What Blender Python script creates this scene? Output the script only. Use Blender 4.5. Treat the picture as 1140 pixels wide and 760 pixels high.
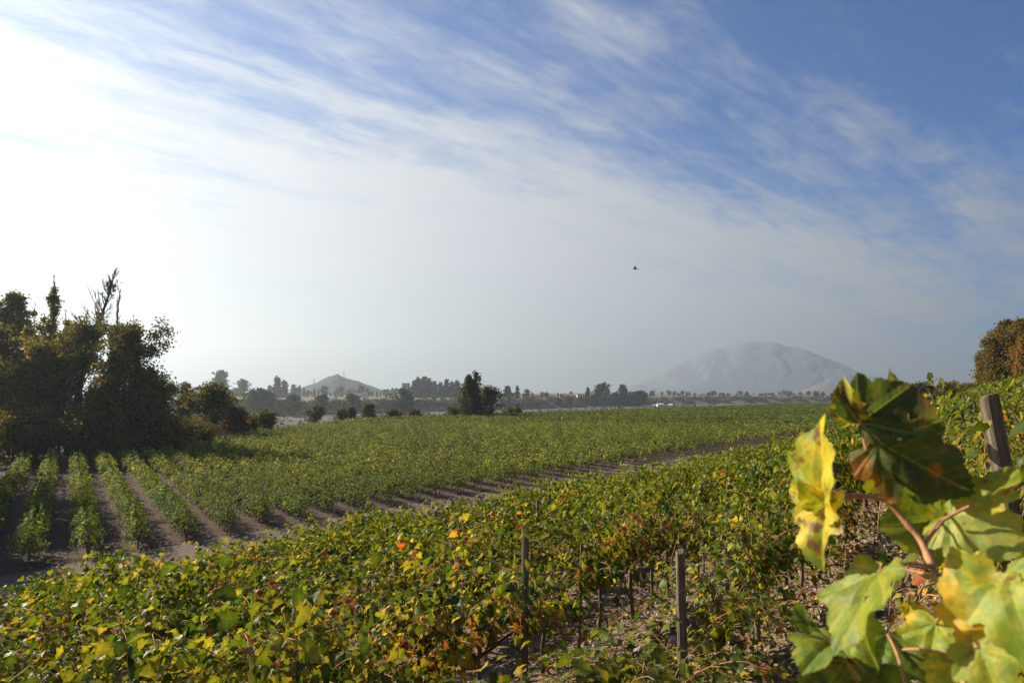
import bpy, math, random
import numpy as np
from mathutils import Vector, Matrix

for o in list(bpy.data.objects):
    bpy.data.objects.remove(o)
S = bpy.context.scene
COL = S.collection
R = math.radians
EYE = 8.0                      # camera height above the valley floor (z = 0)
PITCH = R(4.29)

# ------------------------------------------------------------------ camera
cam_d = bpy.data.cameras.new('camera')
cam = bpy.data.objects.new('camera', cam_d)
COL.objects.link(cam)
cam.location = (0, 0, EYE)
cam.rotation_euler = (R(90) + PITCH, 0, 0)
cam_d.lens = 24
cam_d.sensor_width = 36
cam_d.clip_start = 0.05
cam_d.clip_end = 40000
cam_d.dof.use_dof = True
cam_d.dof.focus_distance = 6.0
cam_d.dof.aperture_fstop = 8.0
S.camera = cam

# ------------------------------------------------------------------ light, sky, exposure
SUN_AZ, SUN_EL = R(-62), R(30)           # azimuth measured clockwise from +Y (the view direction)
to_sun = Vector((math.sin(SUN_AZ) * math.cos(SUN_EL), math.cos(SUN_AZ) * math.cos(SUN_EL), math.sin(SUN_EL)))
sl = bpy.data.lights.new('sun', 'SUN')
sl.energy = 5.0
sl.angle = R(0.55)
sl.color = (1.0, 0.90, 0.74)
so = bpy.data.objects.new('sun', sl)
so.rotation_euler = to_sun.to_track_quat('Z', 'Y').to_euler()
so.location = (-200, 100, 300)
COL.objects.link(so)

S.view_settings.view_transform = 'Standard'
S.view_settings.look = 'None'
S.view_settings.gamma = 1
S.view_settings.use_curve_mapping = False
S.view_settings.exposure = 1.12
S.cycles.max_bounces = 6
S.cycles.diffuse_bounces = 1
S.cycles.glossy_bounces = 2
S.cycles.transmission_bounces = 4
S.cycles.transparent_max_bounces = 4
S.cycles.volume_bounces = 0
S.cycles.caustics_reflective = False
S.cycles.caustics_refractive = False


class NT:
    """small helper to wire shader nodes"""
    def __init__(self, tree):
        self.t = tree

    def n(self, kind, **kw):
        nd = self.t.nodes.new(kind)
        for k, v in kw.items():
            setattr(nd, k, v)
        return nd

    def l(self, a, b):
        self.t.links.new(a, b)

    def val(self, sock, v):
        if isinstance(v, bpy.types.NodeSocket):
            self.l(v, sock)
        else:
            sock.default_value = v

    def math(self, op, a, b=0.0, c=0.0, clamp=False):
        nd = self.n('ShaderNodeMath', operation=op, use_clamp=clamp)
        self.val(nd.inputs[0], a); self.val(nd.inputs[1], b); self.val(nd.inputs[2], c)
        return nd.outputs[0]

    def vmath(self, op, a, b=(0, 0, 0), out=0):
        nd = self.n('ShaderNodeVectorMath', operation=op)
        self.val(nd.inputs[0], a); self.val(nd.inputs[1], b)
        return nd.outputs[out]

    def mix(self, fac, a, b, blend='MIX'):
        nd = self.n('ShaderNodeMix', data_type='RGBA', blend_type=blend)
        self.val(nd.inputs[0], fac); self.val(nd.inputs[6], a); self.val(nd.inputs[7], b)
        return nd.outputs[2]

    def step(self, x, lo, hi, a=0.0, b=1.0):
        nd = self.n('ShaderNodeMapRange', interpolation_type='SMOOTHSTEP')
        self.val(nd.inputs[0], x)
        nd.inputs[1].default_value = lo; nd.inputs[2].default_value = hi
        nd.inputs[3].default_value = a; nd.inputs[4].default_value = b
        return nd.outputs[0]

    def noise(self, vec, scale, detail=4.0, rough=0.55, dist=0.0, out=0):
        nd = self.n('ShaderNodeTexNoise')
        if vec is not None:
            self.l(vec, nd.inputs['Vector'])
        nd.inputs['Scale'].default_value = scale
        nd.inputs['Detail'].default_value = detail
        nd.inputs['Roughness'].default_value = rough
        nd.inputs['Distortion'].default_value = dist
        return nd.outputs[out]


# sky: Nishita air with cirrus sheets lying on a flat layer high above the place
w = bpy.data.worlds.new('World')
S.world = w
w.use_nodes = True
w.node_tree.nodes.clear()
T = NT(w.node_tree)
sky = T.n('ShaderNodeTexSky', sky_type='NISHITA')
sky.sun_disc = False
sky.sun_elevation = SUN_EL
sky.sun_rotation = SUN_AZ
sky.altitude = 600
sky.air_density = 1.0
sky.dust_density = 0.05
sky.ozone_density = 3.0
dirv = T.n('ShaderNodeTexCoord').outputs['Generated']
sep = T.n('ShaderNodeSeparateXYZ'); T.l(dirv, sep.inputs[0])
den = T.math('ADD', T.math('MAXIMUM', sep.outputs[2], 0.0), 0.12)
inv = T.math('DIVIDE', 1.0, den)
plane = T.vmath('MULTIPLY', dirv, (1, 1, 0))
scl = T.n('ShaderNodeVectorMath', operation='SCALE')
T.l(plane, scl.inputs[0]); T.l(inv, scl.inputs[3])
plane = scl.outputs[0]                                    # cloud-layer coordinates, layer height = 1
SA = R(50)                                                # bearing along which the cirrus is combed
along = T.vmath('DOT_PRODUCT', plane, (math.sin(SA), math.cos(SA), 0), out=1)
across = T.vmath('DOT_PRODUCT', plane, (math.cos(SA), -math.sin(SA), 0), out=1)
comb = T.n('ShaderNodeCombineXYZ')
T.l(T.math('MULTIPLY', along, 0.42), comb.inputs[0]); T.l(T.math('MULTIPLY', across, 1.25), comb.inputs[1])
comb.inputs[2].default_value = 5.3
fib = T.noise(comb.outputs[0], 1.5, 10.0, 0.60, 0.25)
comb2 = T.n('ShaderNodeCombineXYZ')
T.l(T.math('MULTIPLY', along, 1.0), comb2.inputs[0]); T.l(T.math('MULTIPLY', across, 2.3), comb2.inputs[1])
comb2.inputs[2].default_value = 8.1
fine = T.noise(comb2.outputs[0], 4.5, 9.0, 0.66, 0.45)
broad = T.noise(plane, 0.8, 3.0, 0.5, 0.3)
# the sheet thickens to the west (towards the sun) and thins to the east overhead
west = T.vmath('DOT_PRODUCT', plane, (math.sin(R(-52)), math.cos(R(-52)), 0), out=1)
cov = T.step(west, -0.5, 2.1, -0.06, 0.40)
far_ = T.vmath('LENGTH', plane, (0, 0, 0), out=1)
cov = T.math('ADD', cov, T.step(far_, 1.3, 3.0, -0.28, 0.08))
dens = T.math('ADD', T.math('MULTIPLY', fib, 0.9), T.math('MULTIPLY', T.math('SUBTRACT', fine, 0.5), 0.62))
dens = T.math('ADD', dens, T.math('MULTIPLY', broad, 0.5))
comb3 = T.n('ShaderNodeCombineXYZ')
T.l(T.math('MULTIPLY', along, 0.22), comb3.inputs[0]); T.l(T.math('MULTIPLY', across, 3.4), comb3.inputs[1])
comb3.inputs[2].default_value = 2.2
streak = T.noise(comb3.outputs[0], 1.1, 7.0, 0.6, 0.35)
dens = T.math('ADD', dens, T.math('MULTIPLY', T.math('SUBTRACT', streak, 0.5), 0.68))
dens = T.math('ADD', dens, cov)
mask = T.step(dens, 0.48, 1.08)
mask = T.math('MULTIPLY', mask, 0.9)
cosS = T.vmath('DOT_PRODUCT', dirv, tuple(to_sun), out=1)
lum = T.math('MAXIMUM', T.math('ADD', 3.8, T.math('MULTIPLY', cosS, 3.7)), 3.0)   # thin ice cloud scatters forward
cl = T.n('ShaderNodeVectorMath', operation='SCALE')
cl.inputs[0].default_value = (0.97, 0.985, 1.0)
T.l(lum, cl.inputs[3])
skyc = T.mix(1.0, sky.outputs[0], (0.03, 0.50, 0.95, 1), 'MULTIPLY')
final = T.mix(mask, skyc, cl.outputs[0])
bg = T.n('ShaderNodeBackground')
bg.inputs[1].default_value = 0.055
T.l(final, bg.inputs[0])
T.l(bg.outputs[0], T.n('ShaderNodeOutputWorld').inputs[0])


# ------------------------------------------------------------------ mesh helpers
class Geo:
    """numpy soup of vertices and polygons; faces are grouped by size"""
    def __init__(self):
        self.v, self.c, self.f, self.n = [], [], [], 0

    def add(self, v, f, col=None, mat=0):
        v = np.asarray(v, float).reshape(-1, 3)
        f = np.asarray(f, int)
        if col is None:
            col = np.ones((len(v), 3))
        col = np.asarray(col, float)
        if col.ndim == 1:
            col = np.tile(col, (len(v), 1))
        self.v.append(v); self.c.append(col)
        self.f.append((f + self.n, mat))
        self.n += len(v)

    def arrays(self):
        return np.concatenate(self.v), np.concatenate(self.c), self.f

    def merge(self, other_arrays, M=None, loc=None, tint=None):
        v, c, fs = other_arrays
        if M is not None:
            v = v @ M.T
        if loc is not None:
            v = v + np.asarray(loc)
        base = self.n
        self.v.append(v); self.c.append(c if tint is None else c * tint)
        for f, m in fs:
            self.f.append((f + base, m))
        self.n += len(v)

    def mesh(self, name, mats, smooth=False):
        v, c, fs = self.arrays()
        me = bpy.data.meshes.new(name)
        me.vertices.add(len(v))
        me.vertices.foreach_set('co', v.astype(np.float32).ravel())
        nl = sum(f.size for f, _ in fs); nf = sum(len(f) for f, _ in fs)
        me.loops.add(nl); me.polygons.add(nf)
        me.loops.foreach_set('vertex_index', np.concatenate([f.ravel() for f, _ in fs]).astype(np.int32))
        sizes = np.concatenate([np.full(len(f), f.shape[1]) for f, _ in fs])
        starts = np.concatenate([[0], np.cumsum(sizes)[:-1]])
        me.polygons.foreach_set('loop_start', starts.astype(np.int32))
        me.polygons.foreach_set('material_index', np.concatenate([np.full(len(f), m) for f, m in fs]).astype(np.int32))
        me.polygons.foreach_set('use_smooth', np.full(nf, smooth))
        at = me.color_attributes.new('col', 'FLOAT_COLOR', 'POINT')
        at.data.foreach_set('color', np.concatenate([c, np.ones((len(c), 1))], 1).astype(np.float32).ravel())
        for m in mats:
            me.materials.append(m)
        me.update(calc_edges=True)
        me.validate()
        return me


def obj(name, me, parent=None, loc=None, rot=None):
    o = bpy.data.objects.new(name, me)
    COL.objects.link(o)
    if parent:
        o.parent = parent
    if loc is not None:
        o.location = loc
    if rot is not None:
        o.rotation_euler = rot
    return o


def thing(name, label, cat, loc, rz=0.0, group=None, scale=None, me=None):
    o = obj(name, me, None, loc, (0, 0, rz))
    o['label'] = label; o['category'] = cat
    if group:
        o['group'] = group
    if scale is not None:
        o.scale = scale
    return o


def structure(name, me):
    o = obj(name, me); o['kind'] = 'structure'
    return o


def stuff(name, me, label):
    o = obj(name, me); o['kind'] = 'stuff'; o['label'] = label; o['category'] = name.replace('_', ' ')
    return o


def tube(path, radii, k=8, cap=True):
    P = np.asarray(path, float); n = len(P)
    rad = np.broadcast_to(np.asarray(radii, float), (n,))
    t = np.gradient(P, axis=0); t /= np.linalg.norm(t, axis=1)[:, None] + 1e-12
    ref = np.array([0.31, 0.17, 0.93]) if abs(t[:, 2]).mean() < 0.8 else np.array([0.95, 0.3, 0.05])
    a = np.cross(t, ref); a /= np.linalg.norm(a, axis=1)[:, None] + 1e-12
    b = np.cross(t, a)
    ang = np.arange(k) * 2 * np.pi / k
    ring = P[:, None, :] + rad[:, None, None] * (np.cos(ang)[None, :, None] * a[:, None, :] + np.sin(ang)[None, :, None] * b[:, None, :])
    v = ring.reshape(-1, 3)
    i = np.arange(n - 1)[:, None] * k; j = np.arange(k)[None, :]; j2 = (j + 1) % k
    f = np.stack([i + j, i + j2, i + k + j2, i + k + j], -1).reshape(-1, 4)
    if cap:
        v = np.concatenate([v, P[-1:] + t[-1:] * rad[-1] * 0.4])
        e = n * k
        jj = np.arange(k); q = (n - 1) * k
        f2 = np.stack([q + jj, q + (jj + 1) % k, np.full(k, e), np.full(k, e)], -1)
        tri = f2[:, :3]
        return v, f, tri
    return v, f, None


def add_tube(g, path, radii, k=8, col=None, mat=0):
    v, f, tri = tube(path, radii, k)
    base = g.n
    g.add(v, f, col, mat)
    g.f.append((tri + base, mat))


def unit(a):
    return a / (np.linalg.norm(a, axis=-1, keepdims=True) + 1e-12)


def place(template, P, d, nrm, s):
    """copies of a flat template (x side, y towards the tip, z up) at P, pointing along d, facing nrm, size s"""
    K = len(template)
    y = unit(d)
    x = unit(np.cross(y, nrm))
    z = np.cross(x, y)
    s = np.asarray(s)[:, None, None]
    t = template[None] * s
    v = P[:, None] + t[..., 0:1] * x[:, None] + t[..., 1:2] * y[:, None] + t[..., 2:3] * z[:, None]
    return v.reshape(-1, 3), K


def place_faces(faces, K, N):
    f = np.asarray(faces)
    return (f[None] + (np.arange(N) * K)[:, None, None]).reshape(-1, f.shape[1])


def vnoise(x, y, seed=0):
    x = np.asarray(x, float); y = np.asarray(y, float)
    xi = np.floor(x).astype(np.int64); yi = np.floor(y).astype(np.int64)
    fx = x - xi; fy = y - yi
    fx = fx * fx * (3 - 2 * fx); fy = fy * fy * (3 - 2 * fy)

    def h(a, b):
        n = (a * 374761393 + b * 668265263 + seed * 974634777) & 0x7fffffff
        n = ((n ^ (n >> 13)) * 1274126177) & 0x7fffffff
        return ((n ^ (n >> 16)) & 0xffff) / 65535.0
    return (h(xi, yi) * (1 - fx) + h(xi + 1, yi) * fx) * (1 - fy) + (h(xi, yi + 1) * (1 - fx) + h(xi + 1, yi + 1) * fx) * fy


def fbm(x, y, seed=0, o=4):
    s = 0; a = 0.5
    for k in range(o):
        s = s + a * vnoise(x * 2 ** k, y * 2 ** k, seed + k); a *= 0.5
    return s


# ------------------------------------------------------------------ lie of the land
TH = R(33)
CU, SU = math.cos(TH), math.sin(TH)


def to_uv(x, y):
    return x * SU + y * CU, x * CU - y * SU      # u along the hillside rows, v across (uphill +)


def from_uv(u, v):
    return u * SU + v * CU, u * CU - v * SU


HV = [-26, -20, -15.6, -14.5, -12.7, -10.9, -9, -7.2, -5.3, -3.46, -1.6, -0.7, 0.15, 2, 3.9, 8, 20, 60]
HD = [8, 6.8, 5.2, 4.9, 4.55, 4.2, 3.85, 3.5, 3.15, 2.8, 2.3, 1.9, 1.5, 0.9, 0.35, -0.6, -2.5, -5]


def sstep(x, a, b):
    t = np.clip((x - a) / (b - a), 0, 1)
    return t * t * (3 - 2 * t)


def bank_line(x, y):
    t = x / np.maximum(y, 1.0)
    return np.interp(t, [-1.2, -.6, -.36, .0, .22, .57, 1], [540, 560, 600, 820, 1150, 1500, 1700])


def height(x, y, fine=True):
    x = np.asarray(x, float); y = np.asarray(y, float)
    u, v = to_uv(x, y)
    d = np.interp(v, HV, HD)
    d = d + np.interp(u, [-3, 0, 5, 12, 21, 40, 63, 200], [.1, .02, -.15, -.06, .22, .72, 1.1, 1.4]) * np.clip((-v - 3) / 10, 0, 1.1)
    d = np.minimum(d, 8)
    d = d + (8 - d) * sstep(u, 190, 300)
    z = 8 - d
    hilly = np.clip(z / 1.0, 0, 1)
    wf = -(x * .777 - y * .629) - 148.0          # metres beyond the far edge of the valley vineyard
    drop = sstep(wf, 4, 60)
    zb = bank_line(x, y) + 26 * (vnoise(x / 60, y / 60, 5) - .5)
    up = sstep(y, zb - 22, zb + 16)
    z = z - 12 * drop * (1 - up) + 0.9 * (fbm(x / 90, y / 90, 9) - .5) * sstep(wf, 10, 80)
    if fine:
        r = np.hypot(x, y)
        z = z + hilly * (0.14 * (fbm(x * .9, y * .9, 21) - .47) + .05 * (vnoise(x * 4, y * 4, 4) - .5) * (r < 25))
    return z


def hz(x, y):
    return float(height(np.array([x]), np.array([y]))[0])


cp, sp_ = math.cos(PITCH), math.sin(PITCH)


def at(px, py, Z):
    """the point seen at photo pixel (px, py), Z metres ahead along the optical axis"""
    a = (px - 570) / 760 * Z; b = (380 - py) / 760 * Z
    return np.array([a, Z * cp - b * sp_, EYE + Z * sp_ + b * cp])


def px_of(x, y, z):
    dz = z - EYE
    Z = y * cp + dz * sp_; b = -y * sp_ + dz * cp
    Zs = np.where(Z > .05, Z, .05)
    return 570 + 760 * x / Zs, 380 - 760 * b / Zs, Z


# ------------------------------------------------------------------ materials
def mat(name):
    m = bpy.data.materials.new(name); m.use_nodes = True
    m.node_tree.nodes.clear()
    return m, NT(m.node_tree)


def leaf_material(name, trans=0.4, rough=0.5, spec=0.35, var=0.25, mottle=25.0, under=1.25, trans_tint=(1.35, 1.25, .55, 1)):
    m, t = mat(name)
    c = t.n('ShaderNodeVertexColor', layer_name='col').outputs[0]
    oi = t.n('ShaderNodeObjectInfo')
    hs = t.n('ShaderNodeHueSaturation')
    t.l(c, hs.inputs['Color'])
    t.l(t.math('ADD', .488, t.math('MULTIPLY', oi.outputs['Random'], .024)), hs.inputs['Hue'])
    t.l(t.math('ADD', 1 - var / 2, t.math('MULTIPLY', oi.outputs['Random'], var)), hs.inputs['Value'])
    tc = t.n('ShaderNodeTexCoord').outputs['Object']
    nz = t.noise(tc, mottle, 3, .6)
    c2 = t.mix(t.step(nz, .35, .7), t.mix(1.0, hs.outputs[0], (.78, .92, 1.0, 1), 'MULTIPLY'), t.mix(1.0, hs.outputs[0], (1.35, 1.12, .7, 1), 'MULTIPLY'))
    bf = t.n('ShaderNodeNewGeometry').outputs['Backfacing']
    c3 = t.mix(bf, c2, t.mix(1.0, c2, (under, under * .98, under * 1.05, 1), 'MULTIPLY'))
    p = t.n('ShaderNodeBsdfPrincipled')
    t.l(c3, p.inputs['Base Color'])
    p.inputs['Roughness'].default_value = rough
    p.inputs['Specular IOR Level'].default_value = spec
    tr = t.n('ShaderNodeBsdfTranslucent')
    t.l(t.mix(1.0, c2, trans_tint, 'MULTIPLY'), tr.inputs[0])
    mx = t.n('ShaderNodeMixShader'); mx.inputs[0].default_value = trans
    t.l(p.outputs[0], mx.inputs[1]); t.l(tr.outputs[0], mx.inputs[2])
    t.l(mx.outputs[0], t.n('ShaderNodeOutputMaterial').inputs[0])
    return m


def bark_material(name, a, b, scale=18.0, bump=.5, stretch=.18, rough=.9):
    m, t = mat(name)
    tc = t.n('ShaderNodeTexCoord').outputs['Object']
    mp = t.n('ShaderNodeMapping'); t.l(tc, mp.inputs[0]); mp.inputs['Scale'].default_value = (1, 1, stretch)
    nz = t.noise(mp.outputs[0], scale, 6, .65, .4)
    c = t.mix(t.step(nz, .3, .72), a + (1,), b + (1,))
    big = t.noise(tc, scale * .12, 3, .5)
    c = t.mix(t.step(big, .35, .7, 0, .45), c, tuple(k * .6 for k in a) + (1,))
    p = t.n('ShaderNodeBsdfPrincipled')
    t.l(c, p.inputs['Base Color']); p.inputs['Roughness'].default_value = rough
    p.inputs['Specular IOR Level'].default_value = .2
    bp = t.n('ShaderNodeBump'); bp.inputs['Strength'].default_value = bump; bp.inputs['Distance'].default_value = .02
    t.l(nz, bp.inputs['Height']); t.l(bp.outputs[0], p.inputs['Normal'])
    t.l(p.outputs[0], t.n('ShaderNodeOutputMaterial').inputs[0])
    return m


def plain(name, c, rough=.8, scale=3.0, var=.25, metal=0.0, bump=0.0):
    m, t = mat(name)
    tc = t.n('ShaderNodeTexCoord').outputs['Object']
    nz = t.noise(tc, scale, 5, .6)
    col = t.mix(t.step(nz, .25, .75), tuple(k * (1 - var) for k in c) + (1,), tuple(min(1, k * (1 + var)) for k in c) + (1,))
    p = t.n('ShaderNodeBsdfPrincipled')
    t.l(col, p.inputs['Base Color']); p.inputs['Roughness'].default_value = rough; p.inputs['Metallic'].default_value = metal
    if bump:
        bp = t.n('ShaderNodeBump'); bp.inputs['Strength'].default_value = bump; bp.inputs['Distance'].default_value = .02
        t.l(nz, bp.inputs['Height']); t.l(bp.outputs[0], p.inputs['Normal'])
    t.l(p.outputs[0], t.n('ShaderNodeOutputMaterial').inputs[0])
    return m


def soil_material(name, attr=True, base=(.2, .14, .1), scale=1.0):
    m, t = mat(name)
    pos = t.n('ShaderNodeNewGeometry').outputs['Position']
    if attr:
        c = t.n('ShaderNodeVertexColor', layer_name='col').outputs[0]
    else:
        rgb = t.n('ShaderNodeRGB'); rgb.outputs[0].default_value = base + (1,); c = rgb.outputs[0]
    n1 = t.noise(pos, .35 * scale, 5, .6)
    n2 = t.noise(pos, 5.5 * scale, 6, .7)
    n3 = t.noise(pos, 40 * scale, 3, .6)
    c = t.mix(t.step(n1, .3, .7, 0, .55), c, t.mix(1.0, c, (1.35, 1.28, 1.2, 1), 'MULTIPLY'))
    c = t.mix(t.step(n2, .35, .7, 0, .7), c, t.mix(1.0, c, (.62, .58, .55, 1), 'MULTIPLY'))
    c = t.mix(t.step(n3, .55, .75, 0, .5), c, t.mix(1.0, c, (1.6, 1.5, 1.4, 1), 'MULTIPLY'))
    p = t.n('ShaderNodeBsdfPrincipled')
    t.l(c, p.inputs['Base Color']); p.inputs['Roughness'].default_value = .95
    p.inputs['Specular IOR Level'].default_value = .15
    bp = t.n('ShaderNodeBump'); bp.inputs['Strength'].default_value = .9; bp.inputs['Distance'].default_value = .06
    t.l(t.math('ADD', n2, t.math('MULTIPLY', n3, .4)), bp.inputs['Height'])
    t.l(bp.outputs[0], p.inputs['Normal'])
    t.l(p.outputs[0], t.n('ShaderNodeOutputMaterial').inputs[0])
    return m


M_HERO = leaf_material('leaf_shoot', trans=.5, rough=.5, spec=.3, var=.06, mottle=60, under=1.15)
M_LEAF = leaf_material('leaf_hillside', trans=.42, rough=.5, spec=.24, var=.3, mottle=38)
M_VLEAF = leaf_material('leaf_valley', trans=.42, rough=.65, spec=.12, var=.2, mottle=9)
M_TREE = leaf_material('leaf_tree', trans=.5, rough=.65, spec=.2, var=.1, mottle=1.2, under=1.1)
M_FAR = leaf_material('leaf_far', trans=.2, rough=.8, spec=.1, var=.25, mottle=.2, under=1.0)
M_LITTER = leaf_material('leaf_litter', trans=.1, rough=.8, spec=.15, var=.1, mottle=20)
M_VINEWOOD = bark_material('vine_bark', (.10, .065, .045), (.24, .17, .12), 40, .9)
M_CANE = bark_material('cane_bark', (.40, .17, .075), (.58, .30, .16), 90, .25, .1, .5)
M_POST = bark_material('post_wood', (.10, .074, .052), (.33, .26, .18), 46, 1.0, .05)
M_BARK = bark_material('tree_bark', (.05, .04, .032), (.13, .105, .085), 4, .6, .2)
M_SOIL = soil_material('soil')
M_PATH = soil_material('path_soil', False, (.16, .122, .096), 1.2)
M_STONE = plain('stone', (.40, .35, .30), .9, 14, .3, bump=.6)
M_WIRE = plain('wire', (.35, .35, .36), .4, 50, .1, metal=.9)
M_HILL = soil_material('hill_ground', True, scale=.02)
M_WALL = plain('pale_wall', (.62, .58, .52), .9, .6, .08)
M_BRICK = plain('brick_wall', (.38, .27, .21), .9, .6, .12)
M_RED = plain('red_tiles', (.36, .13, .07), .85, .8, .2)
M_WHITE = plain('white_sheet', (.80, .80, .78), .5, .5, .05)
M_GREY = plain('grey_concrete', (.36, .36, .37), .9, .4, .1)
M_GLASS = plain('dark_pane', (.03, .035, .045), .15, 1, .1)
M_DOOR = plain('door_paint', (.16, .10, .07), .6, 2, .1)
M_STEEL = plain('mast_steel', (.30, .30, .32), .5, 1, .1, metal=.6)
M_FEATHER = plain('feathers', (.03, .028, .027), .7, 30, .3)
M_GRASS = leaf_material('dry_grass', trans=.3, rough=.7, spec=.2, var=.1, mottle=4)

# ------------------------------------------------------------------ ground: one polar sheet out to the horizon
NA, NR = 760, 330
rr = np.concatenate([[0.0], np.geomspace(.35, 9000, NR)])
# finer angular steps in front of the lens
fa = np.linspace(R(-58), R(58), 520, endpoint=False)
ba = np.linspace(R(58), R(302), NA - 520, endpoint=False)
aa = np.concatenate([fa, ba])
RR, AA = np.meshgrid(rr[1:], aa, indexing='ij')
GX, GY = RR * np.sin(AA), RR * np.cos(AA)
GZ = height(GX, GY)
u_, v_ = to_uv(GX, GY)
colr = np.zeros(GX.shape + (3,))
hill_soil = np.array([.215, .152, .108]); valley_soil = np.array([.088, .060, .046])
hb = np.clip(GZ / 1.0, 0, 1)[..., None]
colr[:] = valley_soil
colr = colr * (1 - hb) + hill_soil * hb
tuft = fbm(GX / 3.1, GY / 3.1, 71)
gw = (sstep(tuft, .52, .66) * .55 * hb[..., 0])[..., None]
colr = colr * (1 - gw) + np.array([.16, .15, .06]) * gw
wf_ = -(GX * .777 - GY * .629) - 148.0
bed = sstep(wf_, 0, 30)[..., None]
grav = (.5 + .9 * (fbm(GX / 45, GY / 18, 33) - .5))[..., None]
colr = colr * (1 - bed) + (np.array([.115, .118, .122]) * grav * 1.3 + np.array([.03, .035, .02])) * bed
zb_ = bank_line(GX, GY)
onb = (sstep(GY, zb_ - 34, zb_ - 20) * (GY > 0))[..., None]
scr = (.55 + .9 * (fbm(GX / 22, GY / 22, 41) - .5))[..., None]
colr = colr * (1 - onb) + np.array([.085, .095, .05]) * scr * 1.5 * onb
onp = (sstep(GY, zb_ + 6, zb_ + 20) * (GY > 0))[..., None]
pat = fbm(GX / 260, GY / 200, 55)
fieldc = np.where((np.floor(pat * 14) % 3 == 0)[..., None], np.array([.19, .155, .085]),
                  np.where((np.floor(pat * 14) % 3 == 1)[..., None], np.array([.12, .125, .055]), np.array([.14, .12, .075])))
colr = colr * (1 - onp) + fieldc * onp
g = Geo()
idx = np.arange(NR)[:-1, None] * NA + np.arange(NA)[None]
idx2 = np.arange(NR)[:-1, None] * NA + (np.arange(NA)[None] + 1) % NA
quads = np.stack([idx, idx2, idx2 + NA, idx + NA], -1).reshape(-1, 4)[:, ::-1]
g.add(np.stack([GX, GY, GZ], -1).reshape(-1, 3), quads, colr.reshape(-1, 3))
cz = hz(0, 0)
g.v.append(np.array([[0, 0, cz]])); g.c.append(hill_soil[None]); cidx = g.n; g.n += 1
k = np.arange(NA)
g.f.append((np.stack([(k + 1) % NA, k, np.full(NA, cidx)], -1)[:, ::1], 0))
ground = structure('ground', g.mesh('ground', [M_SOIL], True))

# dirt track between the hillside and the valley rows
NEAR0 = np.array([-21.8, 31.5]); PD = np.array([math.sin(R(38.2)), math.cos(R(38.2))]); PN = np.array([PD[1], -PD[0]])
ss = np.linspace(-45, 420, 200); ww = np.linspace(-0.6, 9.5, 12)
SS, WW = np.meshgrid(ss, ww, indexing='ij')
jag = .5 * (vnoise(ss * .35, ss * 0, 3) - .5)
PX = NEAR0[0] + PD[0] * SS + PN[0] * (WW + jag[:, None]); PY = NEAR0[1] + PD[1] * SS + PN[1] * (WW + jag[:, None])
rut = .035 * np.cos((WW - 4.4) * 2 * np.pi / 1.7) * np.exp(-((WW - 4.4) / 2.2) ** 2)
edge_ = np.minimum(WW - WW.min(), WW.max() - WW)
PZ = np.maximum(height(PX, PY, False), 0) + np.where(edge_ < .01, -.15, .03) + rut
g = Geo()
i = np.arange(len(ss) - 1)[:, None] * len(ww) + np.arange(len(ww) - 1)[None]
g.add(np.stack([PX, PY, PZ], -1).reshape(-1, 3), np.stack([i, i + len(ww), i + len(ww) + 1, i + 1], -1).reshape(-1, 4)[:, ::-1])
structure('path', g.mesh('path', [M_PATH], True))


# ------------------------------------------------------------------ far relief
def relief(name, cx, cy, hw, depth, prof, col_a, col_b, seed, n=120, m=40, rough=.1, warp=0):
    """a ridge with a crest profile prof(t), t in -1..1 across the view, real depth front to back"""
    t = np.linspace(-1, 1, n); q = np.linspace(-1, 1, m)
    TT, QQ = np.meshgrid(t, q, indexing='ij')
    L = math.hypot(cx, cy); ax = np.array([cx, cy]) / L; rx = np.array([ax[1], -ax[0]])
    X = cx + rx[0] * TT * hw + ax[0] * QQ * depth; Y = cy + rx[1] * TT * hw + ax[1] * QQ * depth
    TW = TT + warp * (.5 * (fbm(QQ * 3.1 + 7, TT * 6 + 2, seed + 3) - .47) + .16 * (fbm(QQ * 9 + 1, TT * 17, seed + 4) - .47)) * np.clip(np.abs(QQ) * 1.6, 0, 1)
    H = prof(TW) * np.clip(1 - np.abs(QQ) ** 1.25, 0, 1)
    H = H * (1 + rough * 2 * (fbm(TT * 9 + 50, QQ * 5 + 20, seed) - .47)) - 3
    nzv = fbm(TT * 14 + 9, QQ * 9 + 4, seed + 7)[..., None]
    c = np.array(col_a) * (1 - nzv) + np.array(col_b) * nzv
    g = Geo()
    i = np.arange(n - 1)[:, None] * m + np.arange(m - 1)[None]
    g.add(np.stack([X, Y, H], -1).reshape(-1, 3), np.stack([i, i + m, i + m + 1, i + 1], -1).reshape(-1, 4)[:, ::-1], c.reshape(-1, 3))
    return structure(name, g.mesh(name, [M_HILL], True))


relief('cone_hill', -512, 2000, 185, 150, lambda t: 66 * np.clip(1.03 - np.sqrt(t * t + .006), 0, 1) ** np.where(t < 0, 1.35, 1.1), (.03, .045, .045), (.06, .072, .065), 3)
relief('low_hill', 2080, 4550, 330, 260, lambda t: 72 * np.exp(-(t / .42) ** 2) * (np.abs(t) < 1), (.24, .15, .12), (.17, .13, .10), 5, rough=.08)
MT = np.array([-1, -.82, -.66, -.52, -.40, -.30, -.22, -.13, -.05, .04, .12, .22, .30, .42, .55, .70, .85, 1])
MH = np.array([0, 110, 205, 300, 372, 440, 476, 462, 520, 538, 515, 528, 470, 452, 360, 270, 140, 0])
relief('mountain', 2400, 7000, 1330, 900, lambda t: sum(np.interp(t + d_, MT, MH) for d_ in np.linspace(-.03, .03, 7)) / 7, (.15, .18, .215), (.165, .192, .225), 8, 260, 90, .03, .8)

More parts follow.
